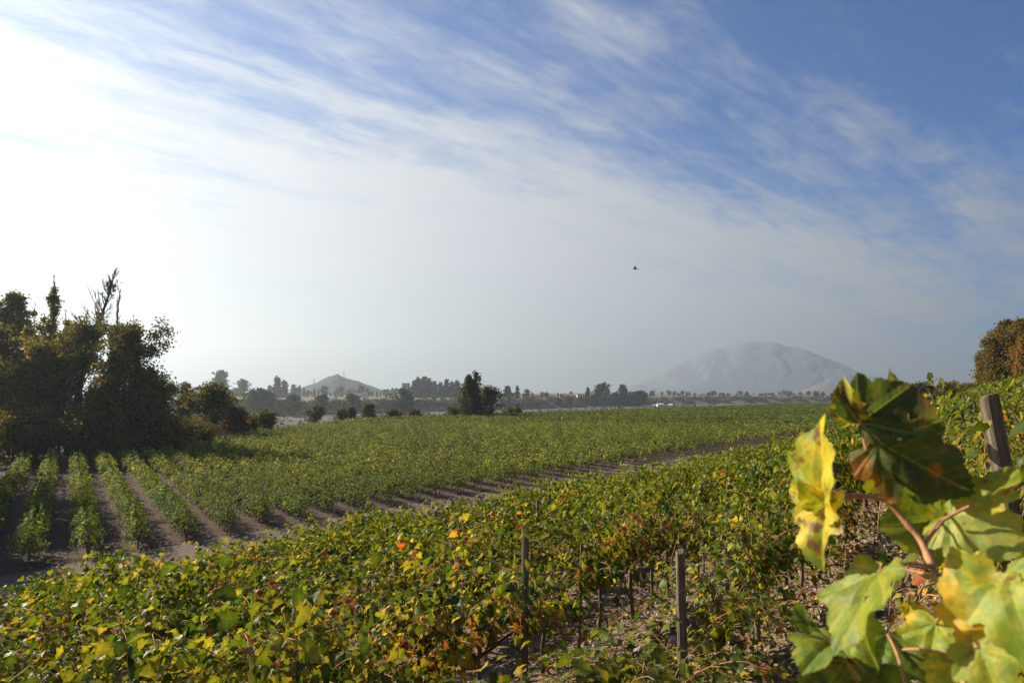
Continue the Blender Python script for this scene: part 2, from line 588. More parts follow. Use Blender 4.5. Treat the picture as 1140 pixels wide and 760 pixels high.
# air: a closed box of even haze round the camera, the ground and the far relief
hm = bpy.data.materials.new('haze'); hm.use_nodes = True
hm.node_tree.nodes.clear()
hp = hm.node_tree.nodes.new('ShaderNodeVolumePrincipled')
hp.inputs['Color'].default_value = (.66, .75, .81, 1)
hp.inputs['Density'].default_value = .00021
hp.inputs['Anisotropy'].default_value = .5
hm.node_tree.links.new(hp.outputs[0], hm.node_tree.nodes.new('ShaderNodeOutputMaterial').inputs['Volume'])
g = Geo()
x0, x1, y0, y1, z0, z1 = -9300, 9300, -9300, 9300, -16, 660
g.add([(x0, y0, z0), (x1, y0, z0), (x1, y1, z0), (x0, y1, z0), (x0, y0, z1), (x1, y0, z1), (x1, y1, z1), (x0, y1, z1)],
      [(0, 3, 2, 1), (4, 5, 6, 7), (0, 1, 5, 4), (1, 2, 6, 5), (2, 3, 7, 6), (3, 0, 4, 7)])
stuff('haze', g.mesh('haze', [hm]), 'pale even haze lying over the whole valley')

# ------------------------------------------------------------------ leaves and vines
HALF = [(.12, -.10), (.30, -.16), (.46, -.02), (.40, .14), (.58, .40), (.36, .50), (.30, .72), (.12, .86)]


def fan_template(half, fold=.34, droop=.38):
    pts = [(0, .3), (0, 0)] + half + [(0, 1)] + [(-x, y) for x, y in reversed(half)]
    a = np.array(pts, float)
    z = fold * np.abs(a[:, 0]) - droop * (a[:, 1] - .3) ** 2
    n = len(pts)
    f = [(0, i, i + 1 if i + 1 < n else 1) for i in range(1, n)]
    return np.column_stack([a, z]), np.array(f)


T_HI, F_HI = fan_template(HALF)
T_MID, F_MID = fan_template([(.38, -.12), (.55, .38), (.27, .72)])
T_LO = np.array([(0, -.05, 0), (.52, .38, .1), (0, 1, -.12), (-.52, .38, .1)]); F_LO = np.array([(0, 1, 2, 3)])

PAL_H = np.array([(.048, .078, .010), (.085, .115, .012), (.145, .170, .015), (.235, .235, .02), (.37, .31, .025), (.56, .38, .03), (.46, .18, .025), (.22, .11, .045), (.36, .055, .02)])
W_H = np.array([.17, .21, .22, .17, .11, .06, .018, .038, .004])
PAL_V = np.array([(.078, .112, .030), (.125, .160, .034), (.18, .205, .038), (.24, .24, .045), (.33, .28, .052)])
W_V = np.array([.26, .32, .26, .12, .04])


def vine(seed, L, H0, H1, W, nshoot, lod, size, pal, wts, fill, trunk_h=.6, vspan=(.7, 1.25)):
    """one trained vine: trunk and cordon (wood) and the leaves of its shoots"""
    rng = np.random.default_rng(seed)
    wood, leaf = Geo(), Geo()
    # trunk and two cordon arms
    lean = rng.normal(0, .05, 2)
    zs = np.linspace(-.12, trunk_h, 7)
    tp = np.column_stack([lean[0] * zs + .02 * np.sin(zs * 9 + seed), lean[1] * zs + .02 * np.cos(zs * 8 + seed), zs])
    add_tube(wood, tp, np.linspace(.036, .026, 7) * rng.uniform(.8, 1.25), 6)
    for sgn in (-1, 1):
        xs = np.linspace(0, sgn * L * .5, 5)
        add_tube(wood, np.column_stack([tp[-1, 0] + xs, tp[-1, 1] + .02 * np.sin(xs * 7 + seed), trunk_h + .05 * np.abs(xs) + .02 * np.sin(xs * 5)]), np.linspace(.022, .012, 5), 5)
    P, D, N, SZ, AGE = [], [], [], [], []
    for s in range(nshoot):
        x = rng.uniform(-.5, .5) * L
        p = np.array([x, rng.normal(0, .05), trunk_h + rng.uniform(-.05, .12)])
        out = rng.choice([-1, 1])
        d = unit(np.array([rng.normal(0, .28), out * rng.uniform(.05, .75), rng.uniform(.7, 1.2)]))
        ln = rng.uniform(.40, 1.2) * (H1 - trunk_h) * 1.15
        nst = max(4, int(ln / .062))
        path = [p]
        age = rng.beta(1.5, 2.6) if rng.random() > (.45 if seed % 6 == 0 else .05) else rng.uniform(.62, 1.0)
        for k in range(nst):
            d = unit(d + np.array([rng.normal(0, .10), rng.normal(0, .10) + out * .05, -.075 * (k / nst) * 2.2]))
            if p[2] > H1 + .12:
                d[2] -= .35; d = unit(d)
            if abs(p[1]) > W:
                d[1] *= .5; d[2] -= .22; d = unit(d)
            p = p + d * ln / nst
            p[2] = min(max(p[2], H0), H1 + rng.uniform(.08, .16))
            path.append(p)
            side = unit(np.cross(d, np.array([0, 0, 1.0])) + 1e-6) * (1 if k % 2 else -1)
            for rep in range(1 if lod else 1 + (rng.random() < .45)):
                pd = unit(side * rng.uniform(.4, 1.1) + np.array([0, np.sign(p[1] + 1e-6) * .5, .15]) + rng.normal(0, .35, 3))
                P.append(p + pd * rng.uniform(.03, .09))
                D.append(unit(pd + np.array([0, 0, -.55]) + rng.normal(0, .3, 3)))
                N.append(unit(np.array([0, np.sign(p[1] + 1e-6) * .75, .8]) + rng.normal(0, .42, 3)))
                SZ.append(size * rng.uniform(.5, 1.3) * (1.08 - .45 * k / nst))
                AGE.append(age + rng.normal(0, .16) + .20 * (.55 - k / nst))
        if lod == 0:
            add_tube(wood, np.array(path), np.linspace(.0055, .0022, len(path)), 4, None, 1)
    for k in range(fill):
        sg = rng.choice([-1, 1])
        z = rng.uniform(H0, H1 * .98)
        P.append(np.array([rng.uniform(-.54, .54) * L, sg * W * rng.uniform(.25, 1.0) * (1 - .35 * (z / H1) ** 3), z]))
        D.append(unit(np.array([rng.normal(0, .5), sg * .6, -.5]) + rng.normal(0, .3, 3)))
        N.append(unit(np.array([0, sg * .8, .7]) + rng.normal(0, .45, 3)))
        SZ.append(size * rng.uniform(.65, 1.25)); AGE.append(rng.beta(1.4, 2.6))
    P, D, N, SZ, AGE = map(np.array, (P, D, N, SZ, AGE))
    q = np.cumsum(wts)
    ci = np.clip(np.searchsorted(q, np.clip(AGE, 0, .999)), 0, len(pal) - 1)
    fr = rng.random((len(P), 1)) * .7
    cl = (pal[ci] * (1 - fr) + pal[np.clip(ci + rng.integers(-1, 2, len(P)), 0, len(pal) - 1)] * fr) * rng.uniform(*vspan, (len(P), 1))
    tmpl, fc = ((T_HI, F_HI), (T_MID, F_MID), (T_LO, F_LO))[lod]
    v, K = place(tmpl, P, D, N, SZ)
    vc = np.repeat(cl, K, 0).reshape(len(P), K, 3)
    if lod == 0:                                          # leaf rims yellow and brown first
        edge = rng.random((len(P), K, 1)) * (AGE[:, None, None] > .45) * .7
        edge[:, 0] = 0
        vc = vc * (1 - edge) + np.array([.36, .23, .05]) * edge
        vc[:, 0] = vc[:, 0] * 1.25 + np.array([.02, .025, .004])
        vc[:, 1:] *= rng.uniform(.78, 1.12, (len(P), K - 1, 1))
    leaf.add(v, place_faces(fc, K, len(P)), vc.reshape(-1, 3))
    return wood, leaf


def vine_set(prefix, n, wm, lm, **kw):
    out = []
    for s in range(n):
        wd, lf = vine(seed=kw['seed0'] + s, **{k: v for k, v in kw.items() if k != 'seed0'})
        out.append((wd, lf, wd.mesh(prefix + '_trunk', wm, True), lf.mesh(prefix + '_foliage', lm, kw['lod'] == 0)))
    return out


WM = [M_VINEWOOD, M_CANE]
V_HI = vine_set('hillside_vine', 12, WM, [M_LEAF], seed0=100, L=1.1, H0=.34, H1=1.50, W=.50, nshoot=32, lod=0, size=.088, pal=PAL_H, wts=W_H, fill=70)
V_MID = vine_set('hillside_vine', 8, WM, [M_LEAF], seed0=200, L=1.1, H0=.34, H1=1.50, W=.50, nshoot=32, lod=1, size=.100, pal=PAL_H, wts=W_H, fill=80)
V_LOW = vine_set('hillside_vine', 5, WM, [M_LEAF], seed0=300, L=1.1, H0=.36, H1=1.50, W=.50, nshoot=11, lod=2, size=.17, pal=PAL_H, wts=W_H, fill=62)
G_MID = vine_set('valley_vine', 8, WM, [M_VLEAF], seed0=400, L=1.25, H0=.52, H1=1.95, W=.36, nshoot=18, lod=2, size=.14, pal=PAL_V, wts=W_V, fill=190, trunk_h=.75, vspan=(.5, 1.55))
G_LOW = vine_set('valley_vine', 5, WM, [M_VLEAF], seed0=500, L=1.25, H0=.65, H1=1.95, W=.42, nshoot=7, lod=2, size=.22, pal=PAL_V, wts=W_V, fill=34, trunk_h=.8, vspan=(.5, 1.55))
G_FAR = vine_set('valley_vine', 4, WM, [M_VLEAF], seed0=600, L=1.3, H0=.9, H1=1.95, W=.42, nshoot=3, lod=2, size=.36, pal=PAL_V, wts=W_V, fill=12, trunk_h=.8, vspan=(.5, 1.55))

rng = np.random.default_rng(7)
ROWS = [('row along the leaning post beside the camera', .15, 2.75), ('row with the short stubby post', -1.6, 2.55), ('row carrying the tall thin post and a bare wire', -3.46, .6),
        ('second row down from the stubby post', -5.3, .5), ('third row down from the stubby post', -7.2, .5), ('fourth row down from the stubby post', -9.0, .5),
        ('fifth row down from the stubby post', -10.9, .5), ('sixth row down from the stubby post', -12.7, .5), ('outermost hillside row above the dirt track', -14.5, .5),
        ('first row up the slope from the leaning post', 2.0, 3.0), ('second row up the slope from the leaning post', 3.9, 3.0)]
hv = []
for ri, (nm, v0, ustart) in enumerate(ROWS):
    u = ustart
    if v0 < -3:
        u = -4.0 - v0 * -.2
    while u < 168:
        vv = v0 + rng.normal(0, .05)
        x, y = from_uv(u, vv)
        sc = rng.uniform(.88, 1.1); sz = sc * rng.uniform(.82, 1.12)
        wy = 1.0
        if ri == 1:
            wy = .86 if u < 14 else .95
            if u < 6.2:
                sz *= .72 if u < 4.2 else (.46 if u < 5.3 else .80)
        if ri == 2 and u < 14:
            wy = .8
        if ri == 0:
            wy = .62 if u < 9 else .85
            sz *= .86 if u < 9 else .95
            vv = (.27 if u < 9 else .2) + rng.normal(0, .03)
            x, y = from_uv(u, vv)
        if rng.random() < .025 and u > 8:
            u += 1.07; continue
        hv.append([ri, u, vv, x, y, hz(x, y), sc, sz, rng.integers(0, 2) * math.pi + rng.normal(0, .08), wy])
        u += 1.07 * rng.uniform(.94, 1.06)
hv = np.array(hv)
px, py, pz = px_of(hv[:, 3], hv[:, 4], hv[:, 5] + 1.0)
inview = (px > -120) & (px < 1230) & (py < 900) & (pz > .8)
dist = np.hypot(hv[:, 3], hv[:, 4])
order = np.argsort(np.where(inview, dist, 1e6))
solo = set(order[:205])
ROWDIR = math.atan2(CU, SU)                               # angle of the row direction from +X


def vine_thing(var, loc, rz, sc, sz, label, cat, group, wy=1.0):
    t = thing('grapevine', label, cat, loc, rz, group, (sc, sc * wy, sz))
    obj('trunk', var[2], t); obj('foliage', var[3], t)
    return t


rest = Geo()
restw = 0
for i in range(len(hv)):
    ri, u, vv, x, y, z, sc, sz, rz, wy = hv[i]
    d = dist[i]
    pool = V_HI if d < 11 else (V_MID if d < 34 else V_LOW)
    var = pool[int(rng.integers(len(pool)))]
    if i in solo:
        nm = ROWS[int(ri)][0]
        vine_thing(var, (x, y, z - .03), ROWDIR + rz, sc, sz, 'autumn-tinged grapevine in the ' + nm, 'grapevine', 'hillside vines, ' + nm, wy)
    elif px[i] > -500 and px[i] < 1700 and pz[i] > -3:
        c, s = math.cos(ROWDIR + rz), math.sin(ROWDIR + rz)
        M = np.array([[c * sc, -s * sc * wy, 0], [s * sc, c * sc * wy, 0], [0, 0, sz]])
        if d > 11 and pool is V_MID:
            var = V_LOW[int(rng.integers(len(V_LOW)))]
        rest.merge(var[1].arrays(), M, (x, y, z - .03), rng.uniform(.8, 1.2))
        wv, wc, wfs = var[0].arrays()
        rest.merge((wv, wc, [(f, m + 1) for f, m in wfs]), M, (x, y, z - .03))
stuff('hillside_vines', rest.mesh('hillside_vines', [M_LEAF, M_VINEWOOD, M_CANE], False), 'far ends of the hillside vine rows running to the trees')

# ------------------------------------------------------------------ valley vineyard
poly = np.array([(-29, 20), (-21.8, 31.5), (130, 226), (285, 545), (-39, 176), (-46, 122), (-53, 76), (-43, 48)])


def inside(x, y):
    c = np.zeros(np.shape(x), bool)
    n = len(poly)
    for i in range(n):
        x1, y1 = poly[i]; x2, y2 = poly[(i + 1) % n]
        k = ((y1 > y) != (y2 > y)) & (x < (x2 - x1) * (y - y1) / (y2 - y1 + 1e-9) + x1)
        c ^= k
    return c


RD = np.array([math.sin(R(-33)), math.cos(R(-33))])
vv_list = []
NROWS = 170
for k in range(-8, NROWS):
    s0 = k * 2.39
    st = NEAR0 + PD * s0
    if k > 0 and k % 2:
        st = st + RD * .4
    n = int(150 / 1.25)
    a = np.arange(n) * 1.25 + rng.uniform(.2, .9)
    if k > 60:
        a = np.concatenate([a, a[-1] + 1.25 + np.arange(90) * 1.25])
    X = st[0] + RD[0] * a + rng.normal(0, .05, len(a)); Y = st[1] + RD[1] * a
    keep = inside(X, Y) | (a < 3)
    keep &= Y > 14
    w_ = -(X * .777 - Y * .629)
    keep &= w_ < 141
    for x, y, aa_, ok in zip(X, Y, a, keep):
        if ok and rng.random() > .02:
            vv_list.append((k, aa_, x, y))
gv = np.array(vv_list)
gpx, gpy, gpz = px_of(gv[:, 2], gv[:, 3], np.full(len(gv), 1.3))
gd = np.hypot(gv[:, 2], gv[:, 3])
vis = (gpx > -60) & (gpx < 1000) & (gpz > 5)
ordv = np.argsort(np.where(vis, gd, 1e6))
solo_v = set(ordv[:92])
VROWDIR = math.atan2(RD[1], RD[0])
ORD = ['first', 'second', 'third', 'fourth', 'fifth', 'sixth', 'seventh', 'eighth', 'ninth', 'tenth', 'eleventh', 'twelfth', 'thirteenth', 'fourteenth', 'fifteenth', 'sixteenth',
       'seventeenth', 'eighteenth', 'nineteenth', 'twentieth']
kmin = min(int(gv[i, 0]) for i in solo_v)
field = Geo()
for i in range(len(gv)):
    k, a, x, y = gv[i]
    d = gd[i]
    rz = VROWDIR + rng.integers(0, 2) * math.pi + rng.normal(0, .06)
    sc = rng.uniform(.88, 1.12); sz = rng.uniform(.82, 1.12)
    if i in solo_v:
        var = G_MID[int(rng.integers(len(G_MID)))]
        ordn = int(k) - kmin
        lab = ('green valley grapevine in the %s row from the left below the tall trees' % ORD[ordn]) if ordn < 12 else 'green valley grapevine near the row ends along the dirt track, beyond the separate rows'
        grp = ('valley vines, %s row' % ORD[ordn]) if ordn < 12 else 'valley vines at the track'
        vine_thing(var, (x, y, 0), rz, sc, sz, lab, 'grapevine', grp)
        continue
    if gpx[i] < -260 or gpx[i] > 1500:
        continue
    pool = G_MID if d < 62 else (G_LOW if d < 150 else G_FAR)
    var = pool[int(rng.integers(len(pool)))]
    c, s = math.cos(rz), math.sin(rz)
    M = np.array([[c * sc, -s * sc, 0], [s * sc, c * sc, 0], [0, 0, sz]])
    pt = float(fbm(np.array([x / 16]), np.array([y / 16]), 91)[0])
    field.merge(var[1].arrays(), M, (x, y, 0), rng.uniform(.68, 1.35) * np.array([.80 + .6 * pt, .85 + .35 * pt, .9]))
    if d < 150 and a < 20:
        wv, wc, wfs = var[0].arrays()
        field.merge((wv, wc, [(f, m * 0 + 1) for f, m in wfs]), M, (x, y, 0))
stuff('valley_vines', field.mesh('valley_vines', [M_VLEAF, M_VINEWOOD], False), 'wide flat field of green vines beyond the dirt track')


# ------------------------------------------------------------------ posts, stakes and wires
def post_mesh(name, h, r, seed, k=14, below=.35):
    rg = np.random.default_rng(seed)
    zs = np.concatenate([[-below], np.linspace(0, h - .012, 7), [h - .004, h]])
    ang = np.arange(k) * 2 * np.pi / k
    wob = 1 + .05 * np.cos(2 * ang + rg.uniform(0, 6)) + .035 * np.cos(5 * ang + rg.uniform(0, 6))
    g = Geo()
    V = []
    for j, z in enumerate(zs):
        rad = r * (1.05 - .1 * z / h) * (1 if j < len(zs) - 2 else (.97 if j == len(zs) - 2 else .86))
        tilt = .014 * (np.cos(ang + seed)) if j >= len(zs) - 3 else 0
        V.append(np.column_stack([np.cos(ang) * rad * wob, np.sin(ang) * rad * wob, np.full(k, z) + tilt]))
    n = len(zs)
    i = np.arange(n - 1)[:, None] * k; j = np.arange(k)[None]; j2 = (j + 1) % k
    g.add(np.concatenate(V), np.stack([i + j, i + j2, i + k + j2, i + k + j], -1).reshape(-1, 4))
    g.v.append(np.array([[0, 0, h + .001]])); g.c.append(np.ones((1, 3))); e = g.n; g.n += 1
    q = (n - 1) * k
    jj = np.arange(k)
    g.f.append((np.stack([q + jj, q + (jj + 1) % k, np.full(k, e)], -1), 0))
    return g.mesh(name, [M_POST], False)


def post(label, u, v, h, r, tilt=(0, 0), group=None, me=None, name='wooden_post', seed=1):
    x, y = from_uv(u, v)
    o = thing(name, label, 'post', (x, y, hz(x, y)), rng.uniform(0, 6), group, None, me or post_mesh(name, h, r, seed))
    o.rotation_euler = (tilt[0], tilt[1], 0)
    return o


def post_seen(label, pxx, top, Z, r, tilt, seed):
    """a post whose top is seen at pixel (pxx, top), standing Z metres ahead"""
    p = at(pxx, top, Z)
    zg = hz(p[0], p[1])
    o = thing('wooden_post', label, 'post', (p[0], p[1], zg), 0, None, None, post_mesh('wooden_post', p[2] - zg, r, seed))
    o.rotation_euler = tilt
    h_ = p[2] - zg
    top_ = o.rotation_euler.to_matrix() @ Vector((0, 0, h_))
    bx_, by_ = p[0] - top_.x, p[1] - top_.y
    o.location = (bx_, by_, p[2] - top_.z)
    return o


post_seen('tall thin dark wooden post standing in front of the leafy row', 585, 597, 6.1, .031, (0, .01, 0), 3)
post_seen('short stubby weathered post with a flat sawn top above low vines', 757, 613, 4.75, .034, (.01, -.01, 0), 5)
post_seen('pale grey post leaning over in the leaves beside the camera', 1101, 441, 2.75, .036, (R(2), R(-9), 0), 8)
STK = post_mesh('vine_stake', 1.15, .018, 21, 8)
PST = [post_mesh('wooden_post', 1.30, .035, 31 + s, 10) for s in range(3)]
for u, v, lb in ((6.55, -3.42, 'thin grey stake at a bare vine trunk, next to the tall dark post'), (8.6, -3.42, 'thin grey stake beside the stony ground under the tall-post row'), (10.7, -3.4, 'thin stake farthest along the stony strip between the rows')):
    post(lb, u, v, 1.15, .018, (rng.normal(0, .04), rng.normal(0, .04)), None, STK, 'vine_stake')
for ri, (nm, v0, us) in enumerate(ROWS[:9]):
    u = {0: 9.5, 1: 10.6, 2: 11.8}.get(ri, 9.0 + (ri * 3.7) % 6)
    while u < 60:
        post('post half buried in leaves, ' + nm, u, v0 + .12, 1.30, .035, (rng.normal(0, .035), rng.normal(0, .035)), 'row posts, ' + nm, PST[int(rng.integers(3))])
        u += 6.4 * rng.uniform(.9, 1.1)


def wire(label, v, h, u0, u1, group, r=.0013):
    us = np.arange(u0, u1, .8)
    pts = []
    for u in us:
        x, y = from_uv(u, v)
        pts.append((x, y, float(height(np.array([x]), np.array([y]), False)[0]) + h - .03 * math.sin((u - u0) / 6.0 * math.pi) ** 2))
    g = Geo(); add_tube(g, pts, r, 5)
    o = obj('trellis_wire', g.mesh('trellis_wire', [M_WIRE], True))
    o['label'] = label; o['category'] = 'wire'; o['group'] = group
    return o


wire('slack lower trellis wire crossing the leafy row behind the tall thin post', -3.12, .93, -1.5, 30, 'trellis wires')
wire('upper trellis wire along the tops of the tall thin post row', -3.46, 1.32, -1.5, 30, 'trellis wires')
wire('trellis wire strung from the stubby post over the low vines', -1.6, 1.0, 2.4, 30, 'trellis wires')

# leaning end stakes of the valley rows
ES = post_mesh('end_stake', 1.75, .035, 77, 7, .2)
for k in range(kmin, 62):
    st = NEAR0 + PD * (k * 2.39) + (RD * .4 if k > 0 and k % 2 else 0) - RD * .35
    if st[1] < 18:
        continue
    ordn = k - kmin
    lb = ('leaning end stake of the %s valley row from the left' % ORD[ordn]) if ordn < 12 else 'thin leaning end stake of a valley row along the dirt track'
    o = thing('end_stake', lb, 'stake', (st[0], st[1], 0), 0, 'end stakes, %s row' % ORD[ordn] if ordn < 12 else 'end stakes along the track', None, ES)
    q = Vector((-RD[0] * .42 + rng.normal(0, .05), -RD[1] * .42 + rng.normal(0, .05), 1)).to_track_quat('Z', 'Y')
    o.rotation_euler = q.to_euler()


# ------------------------------------------------------------------ the vine shoot close to the camera
def outline(n):
    half = [(.0, .02), (.05, -.09), (.16, -.14), (.29, -.17), (.40, -.09), (.50, .00), (.47, .10), (.40, .165), (.52, .24), (.60, .42), (.545, .49), (.42, .50), (.35, .535),
            (.385, .64), (.33, .74), (.23, .80), (.15, .90), (.0, 1.02)]
    pts = np.array(half + [(-x, y) for x, y in reversed(half[1:-1])])
    P = np.concatenate([pts, pts[:1]])
    seg = np.linalg.norm(np.diff(P, axis=0), axis=1); t = np.concatenate([[0], np.cumsum(seg)])
    q = np.linspace(0, t[-1], n, endpoint=False)
    return np.column_stack([np.interp(q, t, P[:, 0]), np.interp(q, t, P[:, 1])])


def hero_leaf(seed, size, ca, cb, cc, blotch=.3, curl=.25, fold=.3, wav=.06, brown=.2, hole=None):
    rg = np.random.default_rng(seed)
    n, rings = 320, 56
    o = outline(n)
    q = np.arange(n)
    for _ in range(3):
        o = (np.roll(o, 1, 0) + 2 * o + np.roll(o, -1, 0)) / 4
    teeth = 1 + .035 * np.abs(((q / n * 46 + rg.uniform()) % 1) * 2 - 1) + .008 * rg.normal(0, 1, n)
    c0 = np.array([0, .22])
    o = c0 + (o - c0) * teeth[:, None] * (1 + .06 * np.sin(q / n * 2 * np.pi * 2 + rg.uniform(0, 6)))[:, None]
    rs = np.linspace(0, 1, rings + 1)[1:] ** .85
    V2 = np.concatenate([[c0]] + [c0 + (o - c0) * r for r in rs])
    x, y = V2[:, 0], V2[:, 1]
    tips = [(0, 1.0), (.58, .42), (-.58, .42), (.46, -.03), (-.46, -.03)]
    vein = np.zeros(len(x)); pw = np.ones(len(x)) * 9
    for tx, ty in tips:
        L = math.hypot(tx, ty); ux, uy = tx / L, ty / L
        a = x * ux + y * uy; b = np.abs(x * uy - y * ux)
        main = np.exp(-(b / .011) ** 2) * (a > -.02) * (a < L)
        vein = np.maximum(vein, main)
        br = np.abs(((a - b * .75) / .13) % 1 - .5) * .13
        near = (a > .06) & (b < .30) & (a - b * .75 > 0)
        vein = np.maximum(vein, .6 * np.exp(-((.065 - br) / .007) ** 2) * near * np.exp(-b / .2))
        pw = np.minimum(pw, b)
    z = fold * np.abs(x) * .6 - curl * (y - .25) ** 2 - curl * .55 * x ** 2 + .035 * (np.minimum(pw, .1) / .1)
    z += wav * np.sin(np.arctan2(y - .3, x) * 5 + rg.uniform(0, 6)) * np.hypot(x, y - .25) ** 2 * 2
    z += wav * .5 * (fbm(x * 5 + seed, y * 5 + 9, seed) - .47)
    nz = fbm(x * 3.2 + seed * 1.7, y * 3.2 + 3, seed + 2)
    rim = np.hypot(x, y - .25)
    wgt = np.clip((nz - .5) * 4 + (rim - .35) * 1.2 + blotch, 0, 1)[:, None]
    col = np.array(ca) * (1 - wgt) + np.array(cb) * wgt
    bz = fbm(x * 7 + seed, y * 7 - seed, seed + 5)
    bw = np.clip((bz - .66 + brown * .22) * 9, 0, 1)[:, None] * (brown > 0)
    col = col * (1 - bw) + np.array(cc) * bw
    spk = (vnoise(x * 60, y * 60, seed) > .86)[:, None] * .35
    col = col * (1 - spk) + np.array(cc) * spk
    vw = (vein * .65)[:, None]
    col = col * (1 - vw) + (col * .35 + np.array([.30, .31, .11])) * vw
    v = np.column_stack([x, y, z]) * size
    g = Geo()
    j = np.arange(n)
    i = (1 + np.arange(rings - 1) * n)[:, None] + j[None]; i2 = (1 + np.arange(rings - 1) * n)[:, None] + ((j + 1) % n)[None]
    quads = np.stack([i, i2, i2 + n, i + n], -1).reshape(-1, 4)
    if hole is not None:
        ctr = V2[quads].mean(1)
        dd = np.hypot(ctr[:, 0] - hole[0], ctr[:, 1] - hole[1]) * (1 + .3 * np.sin(np.arctan2(ctr[:, 1] - hole[1], ctr[:, 0] - hole[0]) * 3))
        quads = quads[dd > hole[2]]
    g.add(v, quads, col)
    g.f.append((np.stack([1 + j, 1 + (j + 1) % n, np.zeros(n, int)], -1)[:, [2, 0, 1]], 0))
    return g.mesh('leaf', [M_HERO], True)


GRN = (.13, .20, .022); DKG = (.065, .095, .018); OLV = (.075, .075, .018); YEL = (.62, .50, .04); YGR = (.25, .32, .025); PAL = (.36, .40, .09); ORG = (.42, .15, .03); BRN = (.20, .10, .04)
base_xy = at(1062, 760, .62)
hx, hy = base_xy[0], base_xy[1]
root = thing('grapevine', 'grapevine whose pink shoot and big lobed leaves rise close to the camera', 'grapevine', (hx, hy, hz(hx, hy)))
RL = np.array(root.location)
cane_px = [(958, 462, .80), (966, 508, .80), (985, 552, .79), (1003, 575, .78), (1025, 600, .76), (1040, 635, .72), (1052, 665, .69), (1066, 692, .66), (1074, 730, .62), (1077, 775, .59)]
cp_ = np.array([at(*p) for p in cane_px]) - RL
low = np.array([cp_[-1] * (1 - t) + np.array([0, 0, .55]) * t + np.array([0, 0, -.05 * math.sin(t * 3)]) for t in np.linspace(.15, 1, 8)])
g = Geo()
cp_full = np.concatenate([cp_, low])
nn = np.linspace(0, 1, 90); tt = np.linspace(0, 1, len(cp_full))
cs = np.column_stack([np.interp(nn, tt, cp_full[:, k]) for k in range(3)])
for _ in range(3):
    cs[1:-1] = (cs[:-2] + 2 * cs[1:-1] + cs[2:]) / 4
rad = np.interp(nn, [0, .15, .5, 1], [.0024, .0031, .0041, .0075])
for nd in (.02, .115, .20, .27, .36, .44, .52, .62, .75):
    rad = rad + .0013 * np.exp(-((nn - nd) / .008) ** 2)
add_tube(g, cs, rad, 14)
obj('cane', g.mesh('cane', [M_CANE], True), root)
g = Geo()
zs = np.linspace(-.1, .6, 12)
add_tube(g, np.column_stack([.015 * np.sin(zs * 11), .015 * np.cos(zs * 9), zs]), np.linspace(.034, .022, 12) * (1 + .12 * np.sin(zs * 40)), 10)
obj('trunk', g.mesh('trunk', [M_VINEWOOD], True), root)

